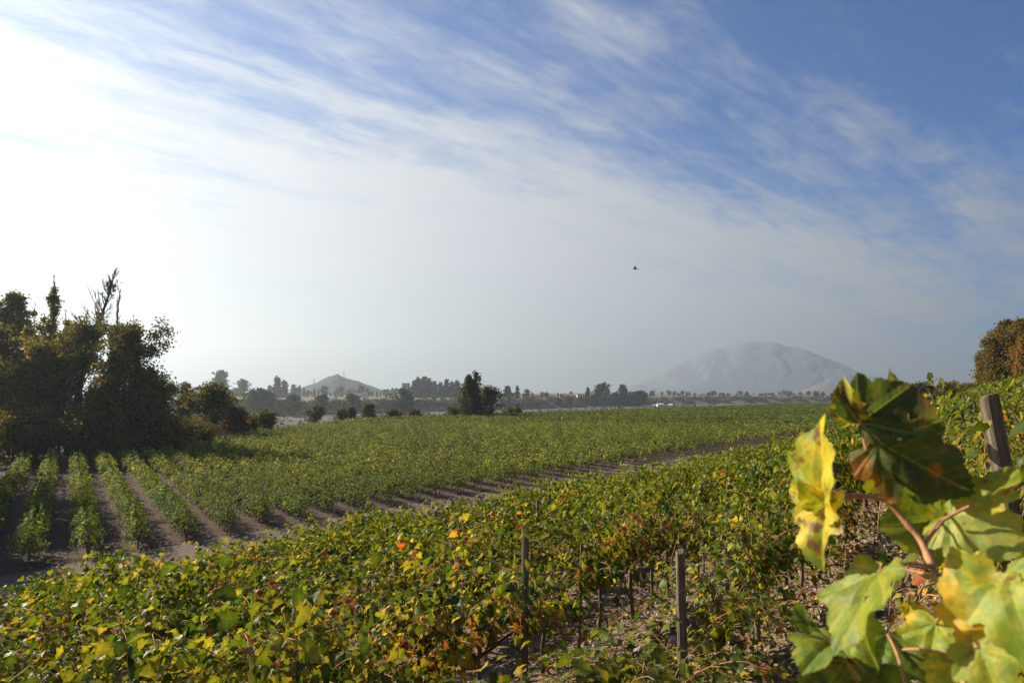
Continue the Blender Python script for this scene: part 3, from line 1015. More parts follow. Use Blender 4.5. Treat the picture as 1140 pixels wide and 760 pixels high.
#        junction px, Z      tip px, Z           normal              colours            blotch brown curl fold extra-width label, cane attach px
HERO = [((958, 470, .79), (1016, 428, .80), (-.42, -.88, .10), DKG, OLV, BRN, .25, .05, .3, .5, 1.0, 'dark olive top leaf', (958, 464, .80)),
        ((950, 468, .80), (938, 428, .79), (-.60, -.70, .30), OLV, YEL, BRN, .3, .4, .5, .6, .9, 'folded olive leaf with a yellow side', (958, 464, .80)),
        ((978, 492, .79), (1078, 548, .74), (-.44, -.86, -.10), DKG, ORG, BRN, -.38, .10, .25, .25, 1.0, 'dark leaf with a hole and orange tip', (966, 506, .80)),
        ((985, 488, .80), (1062, 478, .86), (-.40, -.86, .20), OLV, DKG, BRN, .1, .1, .3, .3, 1.0, 'shaded leaf below the top leaf', (966, 500, .80)),
        ((917, 560, .75), (914, 462, .74), (-.96, -.06, .16), YEL, YGR, BRN, .1, .3, .15, .5, 1.0, 'bright yellow leaf seen edge on', (985, 557, .79)),
        ((920, 562, .75), (890, 540, .75), (-.85, -.25, .40), YGR, YEL, BRN, .3, .1, .3, .5, 1.0, 'small yellow-green leaf beside the yellow one', (985, 557, .79)),
        ((924, 556, .75), (905, 628, .74), (-.93, -.15, .20), YEL, YGR, BRN, .1, .6, .2, .5, 1.05, 'yellow leaf with brown scorched patches', (985, 557, .79)),
        ((978, 636, .69), (926, 730, .66), (-.95, -.12, .26), YGR, GRN, BRN, .42, .0, .2, .3, .82, 'large sunlit green hanging leaf', (1038, 632, .72)),
        ((1050, 577, .81), (978, 588, .82), (-.46, -.86, .12), GRN, YGR, BRN, .0, .05, .2, .25, 1.15, 'green leaf with pale veins', (1030, 604, .76)),
        ((1056, 574, .79), (1138, 612, .72), (-.72, -.52, .44), PAL, YGR, BRN, .15, .05, .3, .25, 1.1, 'pale green leaf', (1030, 604, .76)),
        ((1112, 700, .60), (1052, 612, .64), (-.86, -.32, .36), YEL, YGR, BRN, .0, .05, .35, .3, 1.0, 'leaf bleached to yellow', (1070, 700, .65)),
        ((1120, 640, .60), (1150, 735, .54), (-.80, -.46, .36), PAL, YGR, BRN, .3, .0, .3, .2, .95, 'pale blurred leaf nearest the camera', (1074, 724, .62)),
        ((930, 712, .74), (890, 745, .71), (-.82, -.42, .35), GRN, YGR, BRN, .3, .0, .3, .4, 1.0, 'small green low leaf', (965, 770, .70)),
        ((960, 684, .70), (968, 742, .67), (-.9, -.3, .25), YGR, GRN, BRN, .2, .05, .3, .5, .9, 'light green drooping leaf', (990, 660, .72)),
        ((1012, 672, .80), (1026, 692, .80), (-.7, -.6, .35), YEL, ORG, BRN, .1, .4, .3, .4, 1.0, 'small yellow leaf behind the shoot', (1020, 662, .76)),
        ((1042, 694, .72), (1030, 757, .70), (-.8, -.45, .35), YGR, YEL, BRN, .1, .05, .3, .35, 1.0, 'green leaf below the cane', (1062, 684, .665)),
        ((988, 706, .74), (968, 775, .70), (-.5, -.8, .3), GRN, DKG, BRN, .2, .1, .3, .35, 1.1, 'dull green low leaf', (1010, 775, .68)),
        ((1090, 720, .60), (1118, 790, .56), (-.75, -.5, .42), YGR, PAL, BRN, .2, .1, .3, .3, 1.0, 'mid green leaf at the foot of the shoot', (1075, 745, .61)),
        ((1098, 560, .74), (1128, 520, .74), (-.80, -.40, .45), YGR, YEL, BRN, .1, .1, .3, .4, .95, 'small sunlit leaf above the pale green one', (1052, 578, .775)),
        ((1082, 622, .70), (1100, 668, .68), (-.85, -.30, .40), YEL, YGR, BRN, .1, .2, .3, .4, .9, 'small yellow leaf beside the bleached one', (1046, 645, .715)),
        ((1092, 664, .68), (1136, 690, .65), (-.80, -.45, .40), GRN, YGR, BRN, .2, .0, .3, .4, 1.0, 'mid green leaf tucked under the bleached one', (1056, 670, .685)),
        ((1000, 724, .73), (990, 764, .72), (-.80, -.40, .35), YGR, GRN, BRN, .2, .0, .3, .5, .95, 'small bright low leaf', (1070, 735, .62)),
        ((905, 700, .75), (884, 672, .75), (-.85, -.30, .35), DKG, GRN, BRN, .2, .0, .3, .5, .9, 'small dark low leaf', (975, 760, .70)),
        ((1060, 735, .64), (1046, 775, .62), (-.75, -.55, .35), YGR, YEL, BRN, .1, .05, .3, .4, .95, 'small leaf at the foot of the cane', (1076, 755, .60)),
        ((940, 735, .72), (905, 790, .69), (-.55, -.75, .35), DKG, GRN, BRN, .3, .1, .3, .3, 1.0, 'dark green low leaf', (975, 790, .68))]
for k, (J, Tp, nrm, ca, cb, cc, bl, brn, curl, fold, wide, lb, att) in enumerate(HERO):
    pj, pt = at(*J) - RL, at(*Tp) - RL
    d = pt - pj
    size = np.linalg.norm(d) / 1.0
    me = hero_leaf(11 + k, size, ca, cb, cc, bl, curl, fold, .07, brn, (.30, .52, .06) if k == 2 else ((-.16, .36, .035) if k == 7 else None))
    y = unit(d); n0 = np.array(nrm, float)
    x = unit(np.cross(y, n0)); z = np.cross(x, y)
    o = obj('leaf', me, root)
    o.matrix_local = Matrix(((x[0] * wide, y[0], z[0], pj[0]), (x[1] * wide, y[1], z[1], pj[1]), (x[2] * wide, y[2], z[2], pj[2]), (0, 0, 0, 1)))
    o['label'] = lb
    pa = at(*att) - RL
    mid = (pa + pj) / 2 + np.array([rng.normal(0, .004), rng.normal(0, .004), .012])
    g = Geo()
    tq = np.linspace(0, 1, 9)[:, None]
    add_tube(g, pa * (1 - tq) ** 2 + mid * 2 * tq * (1 - tq) + pj * tq ** 2, np.linspace(.0019, .0013, 9), 8)
    obj('petiole', g.mesh('petiole', [M_CANE], True), root)
g = Geo()
td = np.array([at(*p) for p in ((1038, 640, .72), (1000, 632, .78), (980, 637, .79), (985, 660, .79), (995, 672, .79), (999, 690, .79), (996, 697, .79))]) - RL
tq = np.linspace(0, 1, 40); tt = np.linspace(0, 1, len(td))
add_tube(g, np.column_stack([np.interp(tq, tt, td[:, k]) for k in range(3)]), np.linspace(.0016, .0008, 40), 6)
obj('tendril', g.mesh('tendril', [M_CANE], True), root)


# ------------------------------------------------------------------ trees
def tree_geo(seed, h, spread, r0, leaves, lsize, pal, env='broad', lean=(0, 0), nb=34, bare=0.0, clear=.08, sub=4, up=.5, leafspread=.45, tmpl=(T_LO, F_LO), stems=1, top_bare=1.0):
    rg = np.random.default_rng(seed)
    wood, crown = Geo(), Geo()
    tips, wts, tsp = [], [], []
    for st in range(stems):
        hh = h * (1 if st == 0 else rg.uniform(.68, .95))
        off = rg.normal(0, spread * .22, 2) if stems > 1 else np.zeros(2)
        zs = np.linspace(-.25, hh, 14)
        f = np.clip(zs / hh, 0, 1)
        tp = np.column_stack([off[0] * (.25 + f) + lean[0] * hh * f ** 1.3 + .012 * hh * np.sin(f * 7 + seed) * f, off[1] * (.25 + f) + lean[1] * hh * f ** 1.3 + .012 * hh * np.cos(f * 6 + seed) * f, zs])
        add_tube(wood, tp, r0 * (1 - f * .93) ** .9 * (1 if st == 0 else .75), 7)
        for b in range(nb):
            t = clear + (1 - clear) * (b + rg.uniform(0, 1)) / nb
            t = min(t, .985)
            p = np.array([np.interp(t, f, tp[:, k]) for k in range(3)])
            if env == 'broad':
                e = math.sin(math.pi * min(1, (t - clear * .6) / (1 - clear * .6)) ** .75) ** .7
            elif env == 'poplar':
                e = (1 - t) ** .8 * (.7 + .3 * math.sin(min(1, t * 2.2) * math.pi / 2)) + .10
            elif env == 'cone':
                e = (1 - t) ** .85 + .06
            else:
                e = (1 - t * .8) ** .6
            L = spread * e * rg.uniform(.55, 1.22)
            az = b * 2.39996 + rg.normal(0, .4)
            upk = up + rg.normal(0, .18) + (.6 * t if env == 'broad' else 0)
            d = unit(np.array([math.cos(az), math.sin(az), upk]))
            ns = 6
            path = [p]
            for s in range(ns):
                d = unit(d + rg.normal(0, .13, 3) + np.array([0, 0, .06]))
                path.append(path[-1] + d * L / ns)
            path = np.array(path)
            rb = max(.03 * r0 / .2, r0 * (1 - t) * .40)
            add_tube(wood, path, np.linspace(rb, rb * .2, ns + 1), 5)
            leafy = rg.random() > bare * (1.0 if bare > .8 else (.35 + 1.3 * max(0, (t - .45) / .55)))
            if t > top_bare:
                leafy = False
            for s in range(sub):
                q = path[rg.integers(2, ns + 1)]
                d2 = unit(d + rg.normal(0, .6 if env != 'poplar' else .38, 3) + (np.array([0, 0, .5]) if env == 'poplar' else 0))
                l2 = L * rg.uniform(.2, .5)
                mid = q + d2 * l2 * .5 + rg.normal(0, .04 * L, 3)
                add_tube(wood, np.array([q, mid, q + d2 * l2 + np.array([0, 0, .08 * l2])]), np.array([rb * .4, rb * .25, rb * .1]), 4)
                if leafy:
                    tips += [q, mid, q + d2 * l2]; wts += [.6, 1, 1.2]; tsp += [1.08 - .75 * t if env == 'poplar' else 1.0] * 3
            if leafy:
                tips += [path[3], path[4], path[-1]]; wts += [.5, .7, 1]; tsp += [1.08 - .75 * t if env == 'poplar' else 1.0] * 3
    if leaves and tips:
        tips = np.array(tips); wts = np.array(wts) * rg.uniform(.25, 1.2, len(tips)) * np.array(tsp) ** 1.1
        tsp = np.array(tsp)
        ci = rg.choice(len(tips), leaves, p=wts / wts.sum())
        P = tips[ci] + rg.normal(0, leafspread, (leaves, 3)) * np.array([1, 1, .75 if env != 'poplar' else 1.1]) * tsp[ci][:, None]
        P[:, 2] = np.maximum(P[:, 2], .05)
        D = unit(rg.normal(0, 1, (leaves, 3)) + np.array([0, 0, -.35])); N = unit(rg.normal(0, .8, (leaves, 3)) + np.array([0, 0, .6]))
        v, K = place(tmpl[0], P, D, N, lsize * rg.uniform(.6, 1.3, leaves))
        pal = np.array(pal)
        tipc = rg.integers(0, len(pal), len(tips))
        pc = pal[np.where(rg.random(leaves) < .6, tipc[ci], rg.integers(0, len(pal), leaves))] * rg.uniform(.75, 1.25, (leaves, 1))
        crown.add(v, place_faces(tmpl[1], K, leaves), np.repeat(pc, K, 0))
    return wood, crown


def tree(name, label, cat, x, y, group=None, rz=0.0, leafmat=None, z=None, **kw):
    wd, cr = tree_geo(**kw)
    t = thing(name, label, cat, (x, y, (hz(x, y) if z is None else z)), rz, group)
    obj('trunk', wd.mesh('trunk', [M_BARK], True), t)
    if cr.n:
        obj('crown', cr.mesh('crown', [leafmat or M_TREE]), t)
    return t


def gx(pxx, Z):
    return (pxx - 570) / 760 * Z


AUT = [(.11, .115, .03), (.085, .095, .026), (.145, .13, .032), (.20, .165, .036), (.065, .078, .022)]
YAU = [(.21, .18, .04), (.16, .15, .034), (.28, .215, .042), (.12, .12, .028)]
DGR = [(.035, .045, .016), (.045, .055, .018), (.028, .036, .014)]
BRW = [(.095, .062, .022), (.12, .07, .025), (.075, .06, .022)]
RED = [(.14, .06, .03), (.11, .06, .03), (.09, .06, .025)]
# the tall group beside the valley rows
tree('tree', 'dark round-headed tree at the very edge of the tall group', 'tree', gx(10, 96), 96, seed=1, h=21.5, spread=5.0, r0=.32, leaves=14450, lsize=0.30, pal=DGR + AUT, env='broad', nb=34, clear=.15)
tree('poplar_tree', 'thin spire-topped poplar with yellowing leaves and a bare tip', 'tree', gx(54, 90), 90, seed=2, top_bare=.88, h=23.6, spread=3.4, r0=.30, leaves=13600, lsize=0.26, pal=YAU + AUT, env='poplar', nb=70, up=1.5, sub=6, bare=.3, leafspread=.42)
tree('poplar_tree', 'small leafy poplar between the spire and the bare leaning tree', 'tree', gx(32, 88), 88, seed=3, top_bare=.9, h=17.8, spread=2.8, r0=.22, leaves=11050, lsize=0.26, pal=YAU, env='poplar', nb=40, up=1.2, leafspread=.42)
tree('dead_tree', 'bare leaning tree with naked dark branches above the leafy group', 'tree', gx(80, 89), 89, seed=14, h=23.8, spread=6.2, r0=.55, leaves=900, lsize=.24, pal=AUT, env='poplar', lean=(.20, .0), nb=62, up=1.7, bare=.95, clear=.35, sub=9, leafspread=.42)
tree('poplar_tree', 'bare-tipped poplar on the far side of the leaning dead tree', 'tree', gx(131, 90), 90, seed=5, top_bare=.7, h=21.6, spread=3.4, r0=.34, leaves=6120, lsize=0.24, pal=YAU + AUT, env='poplar', nb=60, up=1.9, bare=.55, sub=8, leafspread=.42)
tree('poplar_tree', 'feathery half-bare poplar leaning on the dead tree', 'tree', gx(70, 92), 92, seed=15, top_bare=.9, h=19.2, spread=2.8, r0=.24, leaves=5200, lsize=.26, pal=YAU + AUT, env='poplar', nb=60, up=1.7, bare=.5, sub=8, leafspread=.42)
tree('poplar_tree', 'slim half-bare poplar last in line above the broad olive-brown tree', 'tree', gx(149, 91), 91, seed=16, top_bare=.9, h=18.4, spread=2.6, r0=.24, leaves=4200, lsize=.26, pal=YAU + AUT, env='poplar', nb=56, up=1.7, bare=.5, sub=8, leafspread=.42)
tree('poplar_tree', 'twiggy poplar rising just before the spire-topped one', 'tree', gx(38, 93), 93, seed=17, top_bare=.92, h=20.4, spread=2.6, r0=.24, leaves=5200, lsize=.26, pal=YAU, env='poplar', nb=60, up=1.8, bare=.5, sub=8, leafspread=.42)
tree('tree', 'broad olive-brown tree sloping down towards the vineyard', 'tree', gx(140, 84), 84, seed=6, h=15.4, spread=6.2, r0=.36, leaves=21000, lsize=0.26, pal=AUT + BRW, env='broad', nb=44, clear=.04, leafspread=.42)
tree('tree', 'bushy brown-green tree filling the middle of the tall group', 'tree', gx(92, 86), 86, seed=7, h=15.8, spread=5.6, r0=.36, leaves=20000, lsize=0.26, pal=AUT, env='broad', nb=44, clear=.04, leafspread=.42)
tree('tree', 'yellow-leaved tree low in the tall group beside the edge row', 'tree', gx(42, 82), 82, seed=8, h=13.0, spread=5.6, r0=.3, leaves=22100, lsize=0.26, pal=YAU + AUT, env='broad', nb=42, clear=.03, leafspread=.42)
tree('tree', 'olive tree at the outer side of the tall group', 'tree', gx(-14, 84), 84, seed=9, h=15.5, spread=6.0, r0=.32, leaves=22100, lsize=0.26, pal=AUT + BRW, env='broad', nb=42, clear=.03, leafspread=.42)
tree('tree', 'lower leafy tree at the foot of the slope of the tall group', 'tree', gx(170, 92), 92, seed=10, h=9.0, spread=4.6, r0=.22, leaves=15300, lsize=0.26, pal=AUT + DGR, env='broad', nb=34, clear=.03, leafspread=.42)
tree('shrub', 'low brown thicket at the base of the tall trees', 'shrub', gx(20, 76), 76, seed=51, h=5.0, spread=5.2, r0=.12, leaves=13600, lsize=0.22, pal=BRW + AUT, env='bush', nb=40, clear=.02, up=.3, leafspread=.42)
tree('shrub', 'dark brush at the base of the broad olive-brown tree', 'shrub', gx(105, 78), 78, seed=52, h=4.6, spread=5.6, r0=.12, leaves=13600, lsize=0.22, pal=AUT + DGR, env='bush', nb=40, clear=.02, up=.3, leafspread=.42)
tree('shrub', 'dark hedge-like brush between the tall trees and the small dark tree', 'shrub', gx(176, 88), 88, seed=53, h=3.4, spread=5.4, r0=.12, leaves=11900, lsize=0.22, pal=DGR + AUT, env='bush', nb=38, clear=.02, up=.2, leafspread=.42)
tree('shrub', 'low dark brush under the small dark tree', 'shrub', gx(212, 96), 96, seed=54, h=3.0, spread=4.6, r0=.12, leaves=10200, lsize=0.22, pal=DGR + BRW, env='bush', nb=38, clear=.02, up=.2, leafspread=.42)
for k, (tx, ty, h) in enumerate(((-62, 64, 19), (-51, 53, 18), (-49, 44, 18), (-46, 34, 16), (-58, 45, 20))):
    tree('tree', 'olive tree continuing the tall group along the side of the valley rows', 'tree', tx, ty, 'trees along the side of the valley rows', seed=40 + k, h=h, spread=6.0, r0=.32, leaves=10200, lsize=0.36, pal=AUT + BRW, env='broad', nb=40, clear=.05, leafspread=.42)
# small trees stepping down to the end of the field
tree('tree', 'slim dark tree half lost in haze behind the small dark tree', 'tree', gx(207, 150), 150, seed=20, h=9.8, spread=2.3, r0=.16, leaves=3000, lsize=.45, pal=DGR, env='cone', nb=34, up=.5, leafspread=.4)
tree('tree', 'small dark rounded tree with ragged top at the vineyard edge', 'tree', gx(236, 112), 112, seed=21, h=8.4, spread=4.2, r0=.2, leaves=7500, lsize=.36, pal=DGR + AUT, env='broad', nb=36, clear=.03, leafspread=.5)
tree('shrub', 'reddish brown shrub beside the small dark tree', 'shrub', gx(264, 115), 115, seed=22, h=4.8, spread=2.9, r0=.12, leaves=4200, lsize=.34, pal=RED, env='broad', nb=30, clear=.03, leafspread=.4)
tree('shrub', 'small fresh green shrub at the end of the shrub line', 'shrub', gx(297, 125), 125, seed=23, h=3.9, spread=2.4, r0=.1, leaves=2600, lsize=.36, pal=[(.05, .075, .025), (.06, .09, .03)], env='broad', nb=28, clear=.03, leafspread=.35)
tree('shrub', 'dim brown shrub between the reddish and the fresh green one', 'shrub', gx(280, 122), 122, seed=24, h=3.2, spread=2.2, r0=.1, leaves=2400, lsize=.34, pal=BRW + AUT, env='bush', nb=28, clear=.03, leafspread=.35)
# the lone trees at the far edge of the field
tree('poplar_tree', 'dark ragged tree with two spires alone at the field edge', 'tree', gx(524, 200), 200, z=-.6, seed=30, h=14.2, spread=4.4, r0=.3, leaves=9000, lsize=.46, pal=DGR, env='poplar', nb=34, up=.9, stems=4, clear=.03, leafspread=.7)
tree('tree', 'greyish loose tree leaning beside the dark two-spired tree', 'tree', gx(541, 206), 206, z=-.6, seed=31, h=9.6, spread=4.4, r0=.22, leaves=4200, lsize=.5, pal=[(.07, .07, .06), (.09, .085, .07), (.05, .055, .04)], env='broad', nb=34, lean=(.1, 0), up=.9, stems=2, clear=.03, leafspread=.45)
for k, (pxx, Z, h, sprd, lb) in enumerate(((352, 196, 3.6, 3.0, 'round dark shrub first beyond the far field edge'), (381, 205, 3.0, 1.5, 'small upright shrub in the gap of the far field edge'), (392, 204, 3.4, 1.4, 'narrow dark shrub touching a small upright one'), (411, 206, 4.0, 2.3, 'dark twin-topped shrub at the far field edge'),
                                           (438, 208, 2.4, 2.4, 'low brown shrub between the twin-topped shrub and the lone tree'), (505, 204, 3.0, 2.8, 'low bush at the foot of the two-spired tree'), (572, 216, 2.5, 3.0, 'flat dark bush just past the grey loose tree'), (462, 215, 2.2, 2.0, 'lowest brown bush before the lone tree'))):
    tree('shrub', lb, 'shrub', gx(pxx, Z), Z, z=-1.2, seed=60 + k, h=h + 1.0, spread=sprd, r0=.1, leaves=2200, lsize=.45, pal=DGR + (BRW if k in (4, 7) else AUT[:2]), env='broad', nb=26, clear=.03, leafspread=.4)
# autumn poplars at the top of the slope
ORA = [(.24, .14, .035), (.30, .16, .04), (.16, .11, .03), (.12, .095, .03)]
def top_h(pxx, top, Z):
    return (437.0 - top) / 760 * Z + EYE - hz(gx(pxx, Z), Z)


for k, (pxx, Z, top, sprd, pal, lb) in enumerate(((1097, 150, 394, 2.0, ORA + AUT, 'short slim autumn poplar at the end of the hilltop clump'), (1110, 142, 374, 3.0, AUT + ORA, 'brown rounded autumn tree in the hilltop clump'),
                                                  (1122, 140, 361, 3.4, ORA + DGR, 'tallest tree of the hilltop clump, brown and gold'), (1140, 134, 359, 3.6, AUT + ORA, 'broad tree behind the gold one in the hilltop clump'), (1147, 122, 378, 3.2, ORA, 'orange-gold tree lower in the hilltop clump'))):
    tree('tree', lb, 'tree', gx(pxx, Z), Z, seed=80 + k, h=top_h(pxx, top, Z), spread=sprd, r0=.24, leaves=12000, lsize=.36, pal=pal, env='broad', nb=60, up=.8, clear=.02, leafspread=.5)
for k in range(9):
    pxx = 1003 + k * 9.5; Z = 185 + 10 * math.sin(k * 2.1)
    tree('tree', 'brownish tree in the low belt closing the hillside rows', 'tree', gx(pxx, Z), Z, group='trees closing the hillside rows', seed=100 + k, h=max(2.0, top_h(pxx, 431 + 2.5 * math.sin(k * 1.7 + 1), Z)), spread=2.6, r0=.16, leaves=2400, lsize=.45, pal=(BRW + AUT) if k % 3 else (ORA + BRW), env='broad', nb=26, clear=.03, leafspread=.45)
for pxx, Z, top in ((1001, 178, 426), (978, 180, 424)):
    tree('conifer_tree', 'small pointed dark tree above the belt at the hillside rows', 'tree', gx(pxx, Z), Z, group='pointed trees above the belt', seed=int(pxx), h=top_h(pxx, top, Z), spread=1.5, r0=.14, leaves=1800, lsize=.36, pal=DGR, env='cone', nb=30, clear=.02, leafspread=.3)

# ------------------------------------------------------------------ hazy trees on the terrace across the river
FGR = [(.030, .042, .022), (.040, .050, .024), (.026, .034, .02)]
far_var = {}
for kind, n in (('broad', 4), ('poplar', 3), ('cone', 2)):
    far_var[kind] = []
    for s in range(n):
        wd, cr = tree_geo(seed=700 + s + len(kind) * 10, h=10, spread={'broad': 4.3, 'poplar': 1.6, 'cone': 2.2}[kind], r0=.25, leaves=1100, lsize=.85, pal=FGR, env=kind, nb=26, clear=.03, sub=2, up={'broad': .5, 'poplar': 1.4, 'cone': .3}[kind], leafspread=.45)
        far_var[kind].append((wd.mesh('trunk', [M_BARK]), cr.mesh('crown', [M_FAR])))


def far_tree(pxx, top, Z, kind, label, group=None, wide=1.0, base=None, name=None):
    x = gx(pxx, Z)
    z = hz(x, Z) if base is None else base
    h = (437.0 - top) / 760 * Z + EYE - z
    vr = far_var[kind][int(rng.integers(len(far_var[kind])))]
    t = thing(name or {'broad': 'tree', 'poplar': 'poplar_tree', 'cone': 'conifer_tree'}[kind], label, 'tree', (x, Z, z - .2), rng.uniform(0, 6.28), group, (h / 10 * wide, h / 10 * wide, h / 10))
    obj('trunk', vr[0], t); obj('crown', vr[1], t)
    return t


far_tree(246, 414, 1020, 'cone', 'tall pointed hazy poplar standing above the small dark tree', wide=1.5)
far_tree(309, 420, 1040, 'poplar', 'tall rounded hazy poplar, first of a close pair', wide=1.5)
far_tree(317, 424, 1045, 'poplar', 'shorter hazy poplar, second of a close pair', wide=1.6)
far_tree(272, 424, 1030, 'broad', 'wide hazy tree between the pointed poplar and the pair')
G1 = 'grove of dark poplars by the concrete block'
for pxx, top in ((461, 424), (466, 421), (472, 420), (478, 422), (484, 425)):
    far_tree(pxx, top, 1060, 'poplar', 'dark poplar in the close grove beside the tall concrete block', G1, 1.5)
G2 = 'grove of dark poplars by the lone tree'
for pxx, top in ((491, 426), (497, 423), (503, 425), (509, 424)):
    far_tree(pxx, top, 1075, 'poplar', 'dark poplar in the second grove, between the block and the lone tree', G2, 1.6)
far_tree(565, 430, 900, 'cone', 'pointed hazy tree just past the lone tree', wide=1.6)
far_tree(576, 430, 920, 'poplar', 'narrow round-headed hazy tree near the red roofs', wide=1.3)
far_tree(587, 434, 940, 'broad', 'low rounded hazy tree before the red roofs')
far_tree(654, 431, 1000, 'poplar', 'narrow dark poplar past the red roofs', wide=1.5)
far_tree(671, 428, 1010, 'broad', 'biggest rounded dark tree past the red roofs', wide=1.25)
far_tree(665, 433, 1000, 'broad', 'low dark tree leaning against the biggest rounded one')
far_tree(693, 429, 1040, 'cone', 'pointed dark tree past the biggest rounded one', wide=1.3)
GL = 'hazy trees along the terrace across the river'
for pxx in np.arange(180, 520, 4.2):
    Z = rng.uniform(1150, 1650)
    far_tree(pxx + rng.uniform(-2, 2), rng.uniform(431, 437.5) if rng.random() < .8 else rng.uniform(427, 431), Z, rng.choice(['broad', 'broad', 'poplar', 'cone']), 'hazy tree in the long line on the terrace across the river', GL, rng.uniform(.9, 1.4))
GM = 'trees among the red-roofed houses'
for pxx in np.arange(548, 720, 3.4):
    Z = rng.uniform(960, 1250)
    far_tree(pxx + rng.uniform(-2, 2), rng.uniform(436, 441), Z, rng.choice(['broad', 'broad', 'poplar']), 'grey-green tree in the belt around the red-roofed houses', GM, rng.uniform(1, 1.5))
GR = 'small far trees on the hazy plain'
for pxx in np.concatenate([np.arange(705, 940, 4.0), rng.uniform(705, 940, 40)]):
    Z = rng.uniform(1500, 2300)
    far_tree(pxx + rng.uniform(-3, 3), rng.uniform(434.8, 439.2), Z, rng.choice(['broad', 'broad', 'cone', 'poplar']), 'tiny far tree in the line across the hazy plain', GR, rng.uniform(.8, 2.6))
GB = 'trees on the slope of the river bank'
for pxx, top, Z in ((290, 434, 590), (300, 437, 590), (283, 436, 588), (327, 441, 590), (450, 436, 610), (453, 440, 606), (392, 440, 600), (360, 441, 598), (622, 444, 900), (634, 443, 930), (605, 445, 900)):
    far_tree(pxx, top, Z, 'broad', 'dull tree standing on the slope of the river bank', GB, 1.2)

# scrub covering the river bank and the bed in front of it: a cover nobody could count
n = 9000
bx = rng.uniform(-.72, .70, n); zz = bank_line(bx, np.ones(n)) + rng.uniform(-30, 22, n)
zz = np.where(rng.random(n) < .22, rng.uniform(230, 560, n) * np.maximum(1, bank_line(bx, np.ones(n)) / 640), zz)
X = bx * zz; Y = zz; Zh = height(X, Y)
ok = (Zh < -.5) | (rng.random(n) < .35)
ok &= ~((-(X * .777 - Y * .629) - 148) < 25)
X, Y, Zh = X[ok], Y[ok], Zh[ok]
rep = 9
P = np.repeat(np.column_stack([X, Y, Zh]), rep, 0); m = len(P)
sz = np.repeat(rng.uniform(.6, 2.1, len(X)), rep)
P += rng.normal(0, 1, (m, 3)) * sz[:, None] * np.array([.9, .9, .45]) + np.array([0, 0, .5]) * sz[:, None]
v, K = place(T_LO, P, unit(rng.normal(0, 1, (m, 3))), unit(rng.normal(0, .8, (m, 3)) + [0, 0, .7]), sz * rng.uniform(.8, 1.5, m))
pc = np.array([(.055, .062, .035), (.075, .075, .045), (.045, .05, .03), (.09, .08, .05)])[np.repeat(rng.integers(0, 4, len(X)), rep)]
g = Geo(); g.add(v, place_faces(F_LO, K, m), np.repeat(pc, K, 0))
stuff('bank_scrub', g.mesh('bank_scrub', [M_FAR]), 'grey-green scrub covering the river bank')


# ------------------------------------------------------------------ far buildings and masts
def box(g, x0, x1, y0, y1, z0, z1, m=0):
    g.add([(x0, y0, z0), (x1, y0, z0), (x1, y1, z0), (x0, y1, z0), (x0, y0, z1), (x1, y0, z1), (x1, y1, z1), (x0, y1, z1)],
          [(0, 3, 2, 1), (4, 5, 6, 7), (0, 1, 5, 4), (1, 2, 6, 5), (2, 3, 7, 6), (3, 0, 4, 7)], None, m)


def building(name, label, cat, pxx, Z, w, d, h, roof_h, wallm, roofm, rz=0, group=None, wins=3, floors=1, base=None, door=True):
    x = gx(pxx, Z)
    t = thing(name, label, cat, (x, Z, hz(x, Z) - .1 if base is None else base), rz, group)
    g = Geo(); box(g, -w / 2, w / 2, -d / 2, d / 2, -1, h)
    if roof_h > .8:
        for s in (-1, 1):
            e = s * (w / 2 - .01)
            v = [(e, -d / 2, h), (e, d / 2, h), (e, 0, h + roof_h * .97)]
            g.add(v, np.array([(0, 1, 2)]))
    obj('wall', g.mesh('wall', [wallm]), t)
    g = Geo()
    if roof_h > .8:
        o_ = .5; th = .22
        for s in (-1, 1):
            a = (s * (d / 2 + o_), h - o_ * roof_h / (d / 2)); b = (0, h + roof_h)
            vs = []
            for xx in (-w / 2 - o_, w / 2 + o_):
                vs += [(xx, a[0], a[1]), (xx, b[0], b[1]), (xx, b[0], b[1] + th), (xx, a[0], a[1] + th)]
            g.add(vs, [(0, 1, 2, 3), (7, 6, 5, 4), (0, 4, 5, 1), (1, 5, 6, 2), (2, 6, 7, 3), (3, 7, 4, 0)])
    else:
        box(g, -w / 2 - .3, w / 2 + .3, -d / 2 - .3, d / 2 + .3, h + .003, h + .45)
    obj('roof', g.mesh('roof', [roofm]), t)
    fh = h / floors
    for fl in range(floors):
        for k in range(wins):
            cx = -w / 2 + w * (k + .5) / wins
            if fl == 0 and door and k == wins // 2:
                g = Geo(); box(g, cx - .6, cx + .6, -d / 2 - .08, -d / 2 + .1, -.2, 2.2)
                obj('door', g.mesh('door', [M_DOOR]), t); continue
            g = Geo(); ww_ = min(1.6, w / wins * .55)
            box(g, cx - ww_ / 2, cx + ww_ / 2, -d / 2 - .05, -d / 2 + .1, fl * fh + fh * .35, fl * fh + fh * .8)
            obj('window', g.mesh('window', [M_GLASS]), t)
    return t


